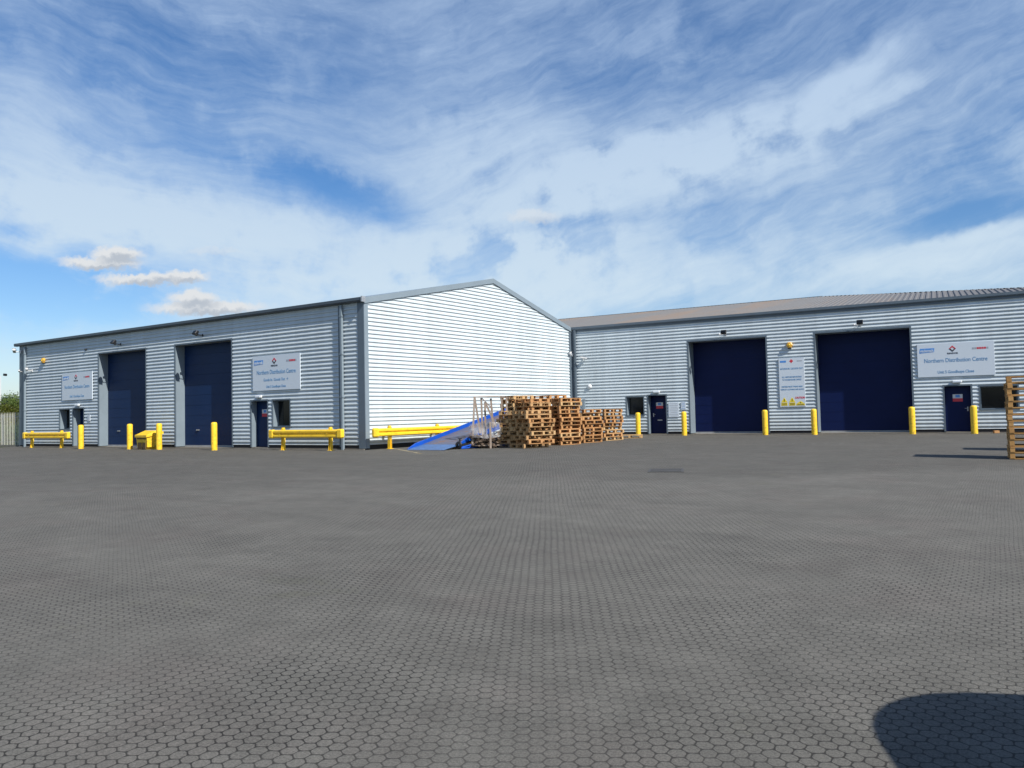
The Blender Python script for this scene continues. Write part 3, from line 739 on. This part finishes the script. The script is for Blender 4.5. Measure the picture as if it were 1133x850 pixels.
cctv('B', .75, 4.38, .8, 'small white security camera right of the inner corner', dirx=1)
p, rz = placeW('A', -20.93, 5.38, .03); b = MB(); b.lathe([(0, .09), (.05, .08), (.07, .03), (.07, 0)], 12, axis='y')
tag(b.build('dusk_sensor', M_black, None, p, rz), 'small black dusk sensor high above the far left name board', 'sensor')
p, rz = placeW('B', 1.12, 2.74, .03); b = MB(); b.lathe([(0, .10), (.09, .09), (.13, .04), (.14, 0)], 16, axis='y')
tag(b.build('round_light', M_white, None, p, rz), 'round white wall light above the pallets near the inner corner', 'wall light')

# ---------------------------------------------------------------- bollards
def bollard_mesh():
    b = MB(); r = .135
    b.lathe([(r, -.06), (r, 1.17), (r*.97, 1.215), (r*.80, 1.25), (r*.4, 1.268), (0.001, 1.27)], 24); return b
bl = None
BOL = [('A', -19.11, 1.3, 'yellow bollard in front of the far left personnel door'), ('A', -14.71, 1.25, 'yellow bollard left of the yellow grit bin'), ('A', -12.26, 1.25, 'yellow bollard right against the yellow grit bin'),
       ('A', -7.94, 1.35, 'yellow bollard standing alone before the right tall door of the left warehouse'),
       ('B', 4.31, .9, 'yellow bollard beside the window, behind the low pallet by the inner corner'), ('B', 6.88, .9, 'yellow bollard between the letterbox door and the tall door, under the small notice'),
       ('B', 11.04, .9, 'yellow bollard left of the tall instruction board'), ('B', 13.37, .9, 'slightly orange yellow bollard right of the tall instruction board'),
       ('B', 17.64, .9, 'yellow bollard at the right edge of the rightmost tall door'), ('B', 20.1, .9, 'yellow bollard between the right-hand personnel door and the last window')]
for which, s_, off, lab in BOL:
    p, rz = placeW(which, s_, 0, off); z = gz(p[0], p[1]); lean = random.uniform(-.006, .006)
    if bl is None: bl = o = bollard_mesh().build('bollard', M_yel, None, (p[0], p[1], z))
    else: o = bl.copy(); S.collection.objects.link(o); o.location = (p[0], p[1], z)
    o.rotation_euler = (lean, lean, random.uniform(0, 6)); tag(o, lab, 'bollard', 'yellow bollards along the warehouse fronts')

# ---------------------------------------------------------------- guard rails
WPROF = [(0, .17), (-.02, .17), (-.10, .11), (-.10, .06), (-.03, .02), (-.03, -.02), (-.10, -.06), (-.10, -.11), (-.02, -.17), (0, -.17), (-.075, -.11), (-.075, -.06), (-.005, -.02), (-.005, .02), (-.075, .06), (-.075, .11)]
WP = [(0, .17), (-.09, .125), (-.09, .06), (-.02, .02), (-.02, -.02), (-.09, -.06), (-.09, -.125), (0, -.17), (.012, -.17), (.012, .17)]
def guard_rail(loc, rz, length, posts, label):
    t = thing('guard_rail', label, 'guard rail', loc, rz, 'yellow crash barriers at the foot of the left warehouse')
    zc = .70
    b = MB(); b.prism(WP, (.15, -.06, zc), (length-.15, -.06, zc), (0, 1, 0), (0, 0, 1)); b.build('beam', M_yel2, t)
    for e, sg in ((0, 1), (length, -1)):
        b = MB(); b.bbox(min(e, e+sg*.30), max(e, e+sg*.30), -.17, .03, zc-.19, zc+.19, .05); b.build('end_piece', M_yel2, t)
    for x_ in posts:
        b = MB(); b.box(x_-.05, x_-.035, -.05, .10, 0, zc+.22); b.box(x_+.035, x_+.05, -.05, .10, 0, zc+.22); b.box(x_-.035, x_+.035, .02, .035, 0, zc+.22)
        b.box(x_-.11, x_+.11, -.08, .13, 0, .015); b.tube((x_-.03, -.165, zc), (x_-.03, -.15, zc), .02, 8)
        b.tube((x_, .03, zc+.18), (x_, .03, zc+.27), .075, 12)
        b.build('post', M_yel2, t)
    return t
zz = gz(-23, -.9); guard_rail((-26.15, -.75, zz), 0, 4.95, (.75, 4.0), 'long low yellow crash barrier at the far left end of the left warehouse')
zz = gz(-2.5, -.9); guard_rail((-4.85, -.75, zz), 0, 4.42, (.75, 3.6), 'yellow crash barrier below the window beside the sunlit gable corner')
zz = gz(.6, 3); guard_rail((.50, -.16, zz), math.atan2(1, .058), 7.4, (1.05, 4.05, 6.6), 'yellow crash barrier along the white gable, running behind the blue ramp')

# ---------------------------------------------------------------- grit bin
t = thing('grit_bin', 'yellow plastic grit bin with dirty end, squeezed between two bollards', 'grit bin', (-13.38, -1.06, gz(-13.5, -1)), R(-5))
b = MB(); w0, w1, d0, d1 = .49, .52, .34, .38
b.faces([(-w0, -d0, .12), (w0, -d0, .12), (w0, d0, .12), (-w0, d0, .12), (-w1, -d1, .62), (w1, -d1, .62), (w1, d1, .74), (-w1, d1, .74)], [(0, 3, 2, 1), (0, 1, 5, 4), (1, 2, 6, 5), (2, 3, 7, 6), (3, 0, 4, 7), (4, 5, 6, 7)])
for sx in (-1, 1): b.box(sx*.25-.11, sx*.25+.11, -d0+.02, d0-.02, 0, .13)
b.build('body', M_bin, t)
b = MB(); q = .05
b.faces([(-w1-q, -d1-q, .60), (w1+q, -d1-q, .60), (w1+q, d1+q, .74), (-w1-q, d1+q, .74), (-w1-q, -d1-q, .70), (w1+q, -d1-q, .70), (w1+q-.04, d1*.2, .92), (-w1-q+.04, d1*.2, .92), (w1+q, d1+q, .86), (-w1-q, d1+q, .86)],
        [(0, 1, 5, 4), (4, 5, 6, 7), (7, 6, 8, 9), (1, 2, 8, 6, 5), (3, 0, 4, 7, 9), (2, 3, 9, 8), (0, 3, 2, 1)])
b.build('lid', M_bin, t)
b = MB(); b.box(-.36, -.02, -d1-.004, -d1+.05, .03, .34); b.box(.08, .36, -d1-.004, -d1+.05, .03, .34); b.box(-.44, .44, -d1-.002, -d1+.05, .50, .56); b.build('front_recess', M_brown, t)

# ---------------------------------------------------------------- yard ramp
t = thing('loading_ramp', 'long bright blue steel loading ramp rising behind the pallets beside the gable', 'loading ramp', (2.0, .35, gz(2.5, 1)))
SL = .200; LR = 8.1; wr = 1.85
def zr(y): return SL*y
b = MB()
for x0 in (-.06, wr):
    y0_r = 0. if x0 < 0 else .9
    vs = [(x0, y0_r, zr(y0_r)-.01), (x0+.06, y0_r, zr(y0_r)-.01), (x0+.06, LR, zr(LR)-.12), (x0, LR, zr(LR)-.12), (x0, y0_r, zr(y0_r)+.05), (x0+.06, y0_r, zr(y0_r)+.05), (x0+.06, y0_r+.5, zr(y0_r+.5)+.15), (x0, y0_r+.5, zr(y0_r+.5)+.15), (x0+.06, LR, zr(LR)+.17), (x0, LR, zr(LR)+.17)]
    fs = [(0, 1, 5, 4), (4, 5, 6, 7), (7, 6, 8, 9), (1, 2, 8, 6, 5), (3, 0, 4, 7, 9), (2, 3, 9, 8), (0, 3, 2, 1)]
    bb = MB(); bb.faces(vs, fs); bb.build('side_rail', M_blue, t)
b = MB(); vs = [(0, .9, zr(.9)), (wr, .9, zr(.9)), (wr, LR, zr(LR)), (0, LR, zr(LR))]
b.faces(vs+[(x, y, z-.04) for x, y, z in vs], [(0, 1, 2, 3), (7, 6, 5, 4), (0, 4, 5, 1), (1, 5, 6, 2), (2, 6, 7, 3), (3, 7, 4, 0)]); b.build('deck', M_deck, t)
b = MB(); vs = [(-.0, -.12, .012), (wr, -.12, .012), (wr, .895, zr(.895)), (-.0, .895, zr(.895))]
b.faces(vs+[(x, y, z-.03 if i > 1 else .0) for i, (x, y, z) in enumerate(vs)], [(0, 1, 2, 3), (7, 6, 5, 4), (0, 4, 5, 1), (1, 5, 6, 2), (2, 6, 7, 3), (3, 7, 4, 0)]); b.build('lip_plate', M_blue2, t)
b = MB()
for yy in (3.2, 5.6, 7.8):
    for x0 in (.05, wr-.05): b.tube((x0, yy, 0.0), (x0, yy, zr(yy)-.04), .05, 8)
    b.tube((.05, yy, .3), (wr-.05, yy, zr(yy)-.1), .03, 8)
b.build('leg_frame', M_blue, t)
# tow bar lying beside the ramp, with its dark jack
b = MB()
b.tube((wr+.15, .75, .05), (wr+.75, 3.0, .42), .035, 8); b.tube((wr+.20, .75, .0+.03), (wr+.80, 3.0, .06), .03, 8)
for k in range(6):
    f0 = k/6; f1 = (k+1)/6
    A_ = Vector((wr+.15, .75, .05)).lerp(Vector((wr+.75, 3.0, .42)), f1); B_ = Vector((wr+.20, .75, .03)).lerp(Vector((wr+.80, 3.0, .06)), f0)
    b.tube(A_, B_, .022, 6)
b.build('tow_bar', M_blue, t)
b = MB(); b.lathe([(.05, -.04), (.15, -.03), (.16, 0), (.15, .03), (.05, .04)], 16, (wr+.12, .72, .16), axis='y'); b.tube((wr+.12, .80, .1), (wr+.12, .80, .42), .03, 8); b.tube((wr+.02, .80, .42), (wr+.22, .80, .42), .015, 6)
b.build('jack_wheel', M_black, t)

# ---------------------------------------------------------------- pallets
PW, PD, PH = 1.2, 1.0, .160
def pallet_parts(seed, skip=0.):
    r = random.Random(seed); j = lambda s=.006: r.uniform(-s, s)
    top = MB(); blk = MB(); bot = MB()
    n = 7
    for i in range(n):
        y = -PD/2 + (i+.5)*PD/n; w_ = .05 if i % 2 else .062
        if skip and r.random() < skip and 0 < i < n-1: continue
        top.box(-PW/2+j(), PW/2+j(), y-w_+j(.004), y+w_+j(.004), PH-.022, PH)
    for i in (-1, 0, 1):
        x = i*(PW/2-.06); top.box(x-.05, x+.05, -PD/2+j(), PD/2+j(), PH-.044, PH-.0225)
        for k in (-1, 0, 1):
            y = k*(PD/2-.065); blk.box(x-.052+j(), x+.052+j(), y-.065, y+.065, .0225, PH-.0445)
    for k in (-1, 0, 1):
        y = k*(PD/2-.06); bot.box(-PW/2+j(), PW/2+j(), y-.052, y+.052, 0, .022)
    if skip < .5:
        for i in (-1, 1): bot.box(i*(PW/2-.05)-.045, i*(PW/2-.05)+.045, -PD/2+.115, PD/2-.115, .001, .0215)
    return top, blk, bot
def join(*mbs):
    o = MB()
    for m_ in mbs: o.faces(m_.v, m_.f)
    return o
protos = {}
def pallet_proto(seed, material):
    key = (seed, material.name)
    if key not in protos: protos[key] = join(*pallet_parts(seed, .12)).build('pallet', material, None)
    else: return None
    return protos[key]
ORD = ['', 'first', 'second', 'third', 'fourth', 'fifth', 'sixth', 'seventh', 'eighth', 'ninth', 'tenth', 'eleventh', 'twelfth', 'thirteenth', 'fourteenth']
def stack(x, y, ang, n, mats, where, jit=.04, group='wooden pallets heaped beside the gable', parts=False, slide=0., colour='brown', tw=2.2):
    r = random.Random(int(x*1000+y*77)); z = gz(x, y)+.006; base = None; ox = oy = 0
    for k in range(n):
        mt = mats[r.randrange(len(mats))]; seed = r.randrange(4)
        dxy = (r.uniform(-jit, jit)+ox, r.uniform(-jit, jit)+oy)
        if slide and r.random() < .3: ox += r.uniform(-slide, slide); oy += r.uniform(-slide, slide)*.6
        a = ang + r.uniform(-tw, tw)
        lab = ('top ' if k == n-1 else ('bottom ' if k == 0 else ORD[k+1]+' ')) + 'pallet ' + ('of ' if k in (0, n-1) else 'up in ') + where
        if n == 1: lab = where
        flip = r.random() < .18 and not parts
        if parts:
            root = thing('pallet', lab, 'pallet', (x+dxy[0], y+dxy[1], z), R(a), group)
            key = ('p', seed, mt.name)
            if key not in protos:
                tp_, bk_, bt_ = pallet_parts(seed); L_ = [tp_.build('top_deck', mt, root), bt_.build('bottom_deck', mt, root)]
                for q in range(9):
                    o1 = MB(); o1.faces(bk_.v[8*q:8*q+8], bk_.f[:6]); L_.append(o1.build('block', mt, root))
                protos[key] = L_
            else:
                for src in protos[key]:
                    c = src.copy(); S.collection.objects.link(c); c.parent = root
        else:
            key = (seed, mt.name)
            if key not in protos: o = protos[key] = join(*pallet_parts(seed, .12)).build('pallet', mt, None)
            else: o = protos[key].copy(); S.collection.objects.link(o)
            o.location = (x+dxy[0], y+dxy[1], z+(PH if flip else 0)); o.rotation_euler = (math.pi if flip else 0, 0, R(a))
            tag(o, lab, 'pallet', group)
        z += PH + .003
def at(px, d):
    pass
O_, P_, H_, G_ = M_w1, M_w2, M_w3, M_w4
stack(5.35, 3.05, 97, 9, [P_, P_, O_, G_], 'the untidy front stack right of the timber crate', .11, slide=.14, tw=7)
stack(6.36, 2.68, 62, 9, [P_, P_, O_], 'the pale front corner stack nearest the yard', .09, slide=.14, tw=6)
stack(6.44, 5.18, 72, 12, [O_, O_, O_, P_], 'the tallest front stack mid heap', .06, slide=.05, tw=3.5)
stack(6.42, 7.22, 72, 9, [O_, O_, P_], 'the orange stack just right of the tallest', .08, slide=.07, tw=5)
stack(6.24, 9.62, 72, 9, [O_, P_, O_], 'the last full stack by the inner corner', .08, slide=.08, tw=5)
stack(4.50, 4.75, 150, 13, [O_, O_, O_, P_], 'the high rear stack behind the timber crate', .08, slide=.05, tw=5)
stack(5.30, 6.05, 160, 13, [O_, O_, P_], 'the high rear stack left of the tallest', .08, slide=.05, tw=5)
stack(5.45, 4.35, 155, 12, [O_, O_, P_], 'the high stack directly behind the pale corner stack', .08, slide=.05, tw=4)
stack(4.25, 6.15, 68, 12, [O_, O_, G_], 'the added hidden rear stack nearest the gable', .06)  # unseen stack, added to block light showing through the heap
stack(5.20, 7.45, 75, 12, [O_, O_, G_], 'the added hidden rear stack behind the receding row', .06)  # added unseen too, keeps the bright gable out of the gaps
stack(5.35, 9.0, 70, 8, [O_, O_, G_], 'the low added hidden stack behind the last full one', .06)  # added behind the last stacks so the gap between them stays dark
stack(6.35, 12.3, 20, 1, [P_], 'single pale pallet flat on the ground beyond the heap, before the window bollard', .01)
# near stacks at the right edge
stack(22.84, .42, 3, 13, [H_], 'the honey coloured stack at the right edge', .018, 'honey coloured pallets stacked at the right edge', True, colour='honey')
stack(23.75, 3.95, 4, 12, [H_], 'the farther stack beyond the right edge', .018, 'honey coloured pallets stacked at the right edge', True, colour='honey')

# ---------------------------------------------------------------- timber crate with film
t = thing('timber_crate', 'broken open timber crate frame of pale uprights, its foot wrapped in film', 'crate', (4.7, 1.9, gz(4.7, 1.9)), 0)
ex = Vector((.80, .60, 0)).normalized(); ex = Vector((math.cos(YAW)*1., -math.sin(YAW), 0)); ey = Vector((math.sin(YAW), math.cos(YAW), 0))
def cp(u, v, z): return ex*u + ey*v + Vector((0, 0, z))
def beam(mb, a, b_, w_=.035):
    a, b_ = Vector(a), Vector(b_); d = (b_-a).normalized(); n1 = d.cross(Vector((0, 0, 1)) if abs(d.z) < .9 else ey).normalized(); n2 = d.cross(n1)
    mb.prism([(-w_, -w_*.6), (w_, -w_*.6), (w_, w_*.6), (-w_, w_*.6)], a, b_, n1, n2)
posts = [((-.55, .1, 0), (-.42, .1, 2.08)), ((-.42, .15, 2.05), (-.22, .3, .6)), ((-.12, .3, 0), (-.16, .3, 2.02)), ((-.02, .5, 0), (-.02, .5, 1.85)), ((.02, .2, 1.8), (.42, .1, .85)), ((.30, .45, .8), (.22, .5, 2.0)), ((.66, .5, .2), (.66, .5, 2.08)), ((.20, -.2, 0), (.20, -.2, 1.05)), ((.86, .4, 1.1), (.86, .4, 2.0))]
for a, b_ in posts:
    b = MB(); beam(b, cp(*a), cp(*b_), .038); b.build('upright', G_, t)
for a, b_ in (((-.44, .1, 2.06), (.66, .5, 2.08)), ((-.12, .3, 2.0), (.30, .25, 1.55)), ((.66, .5, 2.02), (1.0, .4, 2.0)), ((-.58, .0, .12), (.62, .0, .12)), ((-.55, .5, .14), (.62, .5, .14))):
    b = MB(); beam(b, cp(*a), cp(*b_), .03); b.build('rail', G_, t)
# broken boards in the foot
b = MB(); rr = random.Random(5)
for i in range(110):
    u0, v0, z0 = rr.uniform(-.55, .55), rr.uniform(-.05, .55), rr.uniform(.03, .50); l = rr.uniform(.15, .45); th_ = rr.uniform(-.35, .35); ph = rr.uniform(0, 3.1)
    d = Vector((math.cos(ph)*l/2, math.sin(ph)*l/2, math.sin(th_)*l/2)); c = Vector(cp(u0, v0, z0)); 
    if c.z-abs(d.z) < .02: c.z = abs(d.z)+.03
    beam(b, c-d, c+d, .035)
b.build('broken_boards', mat('dark_old_boards', (.12, .085, .06), .9, var=.5, vscale=4), t)
b = MB(); n = 40; vs = []
for j in range(7):
    for i in range(n):
        a = 2*math.pi*i/n; rad = 1+.10*math.sin(3*a+j)+.06*math.sin(7*a-2*j)+.04*rr.uniform(-1, 1); zz_ = .42+j*.10+.02*math.sin(5*a)
        sq = 1/max(abs(math.cos(a)), abs(math.sin(a)))**.7
        vs.append(tuple(cp(.62*rad*sq*math.cos(a)*.95, .25+.40*rad*sq*math.sin(a), zz_+.02*rr.uniform(-1, 1))))
b.faces(vs, [(j*n+i, j*n+(i+1) % n, (j+1)*n+(i+1) % n, (j+1)*n+i) for j in range(6) for i in range(n)], 0, True); b.build('film_wrap', M_film, t, fix=False)

# ---------------------------------------------------------------- manhole, stray block
p = (15.2, -5.7); z = gz(*p)
t = thing('manhole_cover', 'dark rectangular ribbed manhole cover set in the paving mid-yard', 'manhole cover', (p[0], p[1], z), R(20))
b = MB(); b.box(-.42, .42, -.55, .55, -.02, .006); b.build('frame', M_seal2, t)
b = MB()
for i in range(9):
    b.box(-.36, .36, -.48+i*.108, -.40+i*.108, .006, .011)
b.build('cover', M_seal2, t)
b = MB(); b.bbox(-.11, .11, -.08, .08, 0, .12, .01)
p, rz = placeW('B', 20.95, 0, .35); tag(b.build('wooden_block', M_w1, None, (p[0], p[1], gz(p[0], p[1])), .4), 'small brown wooden block at the wall foot under the last window', 'block')

# ---------------------------------------------------------------- fence at the left end
t = thing('palisade_fence', 'cream steel palisade fence joining the far left corner of the warehouse', 'fence', (-28.45, .25, -.10))
b = MB(); x = .06
while x > -14:
    b.prism([(-.031, 0), (0, -.014), (.031, 0), (.031, .004), (0, -.010), (-.031, .004)], (x, -.03, .12), (x, -.03, 2.05), (1, 0, 0), (0, 1, 0))
    b.faces([(x-.034, -.03, 2.05), (x, -.044, 2.05), (x+.034, -.03, 2.05), (x, -.035, 2.17)], [(0, 1, 3), (1, 2, 3)])
    x -= .20
b.build('pale_panel', M_pale, t)
for zz_ in (.28, 1.86):
    b = MB(); b.box(-14, -.02, .0, .04, zz_, zz_+.05); b.build('rail', M_trim, t)
for x in (-.06, -2.8, -5.6, -8.4, -11.2, -13.9):
    b = MB(); b.box(x-.04, x+.04, .041, .12, -.2, 2.0); b.build('post', M_trim, t)
b = MB(); b.box(-14, -.0, -.10, .15, -.15, .09); b.build('kerb', M_conc, t)

# ---------------------------------------------------------------- trees, lamp, far building
M_leafs = [mat('leaf_green', (.06, .09, .018), .6, spec=.2, var=.4, vscale=.8), mat('leaf_yellow_green', (.12, .13, .022), .6, spec=.2, var=.35, vscale=.8), mat('leaf_deep_green', (.035, .065, .018), .6, spec=.2, var=.4, vscale=.8)]
M_bark = mat('bark', (.10, .08, .06), .9, var=.3)
def tree(loc, h, rad, material, label, seed, nleaf=5200, low=.12):
    r = random.Random(seed); t = thing('tree', label, 'tree', loc, r.uniform(0, 6), 'trees beyond the palisade fence')
    b = MB(); pts = [(Vector((0, 0, -.2)), .16), (Vector((.05, 0, h*.3)), .12), (Vector((-.05, .05, h*.6)), .07), (Vector((0, 0, h*.88)), .02)]
    for (a, ra), (c, rc) in zip(pts, pts[1:]): b.tube(a, c, ra*h/5, 8, rc*h/5)
    tips = []
    for i in range(14):
        zz_ = h*r.uniform(.15, .7); a = r.uniform(0, 6.28); l = rad*r.uniform(.5, .95)*(1.0 if zz_ < h*.5 else .75)
        e = Vector((math.cos(a)*l, math.sin(a)*l, min(h*.92, zz_+l*r.uniform(.2, .7)))); b.tube((0, 0, zz_), e, .035*h/5, 6, .01); tips.append(e)
    b.build('trunk', M_bark, t)
    cl = [(e, rad*r.uniform(.28, .46)) for e in tips] + [(Vector((r.uniform(-.35, .35)*rad, r.uniform(-.35, .35)*rad, h*r.uniform(low+.15, .86))), rad*r.uniform(.3, .45)) for _ in range(9)]
    b = MB()
    for i in range(nleaf):
        c, cr = cl[r.randrange(len(cl))]
        d = Vector((r.gauss(0, 1), r.gauss(0, 1), r.gauss(0, .8))).normalized()*cr*(r.random()**.45)
        p = c+d; s_ = r.uniform(.05, .11)*h/4.5
        if p.z < .1: continue
        u = Vector((r.gauss(0, 1), r.gauss(0, 1), r.gauss(0, 1))).normalized(); v = u.orthogonal().normalized()
        b.face([p-u*s_, p+v*s_*.5, p+u*s_, p-v*s_*.5])
    b.build('crown', material, t, fix=False)
tree((-58.5, 13.8, -.15), 4.6, 2.6, M_leafs[0], 'round green tree nearest the warehouse corner beyond the fence', 1)
tree((-56.5, 12.6, -.15), 3.4, 2.0, M_leafs[1], 'yellow green bushy tree just beyond the fence at the corner', 2)
tree((-61., 10.2, -.15), 3.8, 2.4, M_leafs[1], 'yellow green tree at the left edge beyond the fence', 3)
tree((-64., 15.5, -.15), 4.3, 2.8, M_leafs[2], 'dark green tree behind the others at the left edge', 4)
tree((-55.0, 17.2, -.15), 4.4, 2.6, M_leafs[2], 'dark green tree hidden by the warehouse corner', 5, 3500)
tree((-63., 5.5, -.15), 4.0, 2.6, M_leafs[0], 'green tree left of the frame beyond the fence', 6, 3500)
# low yellow scrub seen through the pales
b = MB(); r_ = random.Random(9)
for i in range(16000):
    x, y = r_.uniform(-50, -33), r_.uniform(-3, 9); hh = .9+.8*max(0, math.sin(x*.7)*math.cos(y*.5)) ; z = -.1+hh*r_.random()
    s_ = r_.uniform(.05, .13); u = Vector((r_.gauss(0, .5), r_.gauss(0, .5), 1)).normalized(); v = u.orthogonal().normalized(); p = Vector((x, y, z))
    b.face([p-u*s_, p+v*s_*.4, p+u*s_, p-v*s_*.4])
tag(b.build('scrub', M_leafs[2], fix=False), 'low dark green scrub growing beyond the fence', 'scrub', kind='stuff')
t = thing('lamp_post', 'thin pale lamp post with a dark head beyond the palisade fence', 'lamp post', (-60.3, 13.1, -.1))
b = MB(); b.tube((0, 0, -.2), (0, 0, 3.2), .08, 10, .055); b.tube((0, 0, 3.2), (0, 0, 6.2), .055, 10, .035); b.build('pole', M_white, t)
b = MB(); b.bbox(-.17, .17, -.12, .12, 6.2, 6.42, .03, T=Matrix.Rotation(R(8), 4, 'Y')); b.build('lamp_head', M_black, t)
t = thing('distant_building', 'low white industrial building far away behind the trees at the left edge', 'building', (-130, 44, -1.0), R(25))
b = MB(); b.box(-26, 26, -8, 8, 0, 6.6); b.build('wall', M_white, t)
b = MB(); b.box(-26.3, 26.3, -8.3, 8.3, 6.6, 7.0); b.build('roof', M_trim2, t)
for k in range(8):
    b = MB(); b.box(-23+6*k, -20+6*k, -8.06, -8.0, 3.4, 4.6); b.build('window', M_glass, t)

# ---------------------------------------------------------------- van whose shadow falls into the lower right corner
HD = math.atan2(.925, -.38)
M_van = mat('van_paint', (.62, .63, .64), .25, var=.02); M_rub = mat('rubber', (.015, .015, .016), .8)
rear = Vector((23.27, -19.20)); hd = Vector((-.38, .925)).normalized(); rt = Vector((hd.y, -hd.x))
Wv, Lv, Hv = 1.9, 4.9, 1.95
c = rear + rt*(Wv/2) - hd*(Lv/2); gv = gz(c.x, c.y)
t = thing('parked_van', 'pale parked van whose rounded shadow falls across the lower right corner', 'van', (c.x, c.y, gv), HD-math.pi/2)
# local +y is the rear end (towards the yard), -y the bonnet
sec = []
def ring(y, w_, z0, z1, rc, n=6):
    pts = []
    for cx_, cz_, a0 in ((w_/2-rc, z1-rc, 0), (-(w_/2-rc), z1-rc, 90), (-(w_/2-.08), z0+.08, 180), (w_/2-.08, z0+.08, 270)):
        rr_ = rc if a0 < 180 else .08
        for k in range(n): 
            a = R(a0+90*k/(n-1)); pts.append((cx_+rr_*math.cos(a), y, cz_+rr_*math.sin(a)))
    return pts
rings = []
for k in range(8):
    a = R(90*k/7); rr_ = .72; inset = rr_*(1-math.sin(a)); dd_ = rr_*(1-math.cos(a))
    rings.append(ring(Lv/2-dd_, Wv-2*inset, .26+.10*(1-math.sin(a)), Hv-.10*(1-math.sin(a))**2, .12))
rings += [ring(-.9, Wv, .26, Hv, .16), ring(-1.3, Wv, .26, Hv-.05, .24), ring(-1.75, Wv-.04, .26, 1.25, .18), ring(-2.2, Wv-.10, .28, 1.05, .18), ring(-2.40, Wv-.3, .34, .85, .15)]
b = MB(); n = len(rings[0]); vs = [p for r_ in rings for p in r_]
b.faces(vs, [(j*n+i, j*n+(i+1) % n, (j+1)*n+(i+1) % n, (j+1)*n+i) for j in range(len(rings)-1) for i in range(n)] + [tuple(range(n)), tuple(range((len(rings)-1)*n, len(rings)*n))], 0, True)
b.build('body', M_van, t)
for sx in (-1, 1):
    for yy in (-1.55, 1.45):
        b = MB(Matrix.Translation((sx*(Wv/2-.10), yy, .33)) @ Matrix.Rotation(R(90), 4, 'Z'))
        b.lathe([(.2, -.1), (.31, -.1), (.33, -.06), (.33, .06), (.31, .1), (.2, .1)], 24, axis='y'); wh = b.build('wheel', M_rub, t)
        b = MB(Matrix.Translation((sx*(Wv/2-.10), yy, .33)) @ Matrix.Rotation(R(90), 4, 'Z')); b.lathe([(0, -.09), (.2, -.08), (.2, .08), (0, .09)], 16, axis='y'); b.build('rim', M_steel, wh)
    b = MB(); xs_ = sx*(Wv/2-.012); b.prism([(-1.55, 1.15), (-.55, 1.15), (-.55, 1.62), (-1.22, 1.62)], (xs_, 0, 0), (xs_+sx*.018, 0, 0), (0, 1, 0), (0, 0, 1)); b.build('side_window', M_glass, t)
    b = MB(); b.bbox(sx*(Wv/2-.28)-.09, sx*(Wv/2-.28)+.09, Lv/2-.08, Lv/2+.0, .75, 1.15, .02); b.build('tail_light', M_red, t)
    b = MB(); b.bbox(sx*1.03-.08, sx*1.03+.08, -1.28, -1.18, 1.12, 1.38, .03); b.build('wing_mirror', M_black, t)
    b = MB(); b.bbox(sx*.68-.16, sx*.68+.16, -2.42, -2.30, .62, .80, .02); b.build('headlight', M_glass, t)
b = MB(); b.face([(-.78, -1.33, 1.80), (.78, -1.33, 1.80), (.82, -1.72, 1.32), (-.82, -1.72, 1.32)]); b.build('windscreen', M_glass, t)

# render settings left to the harness
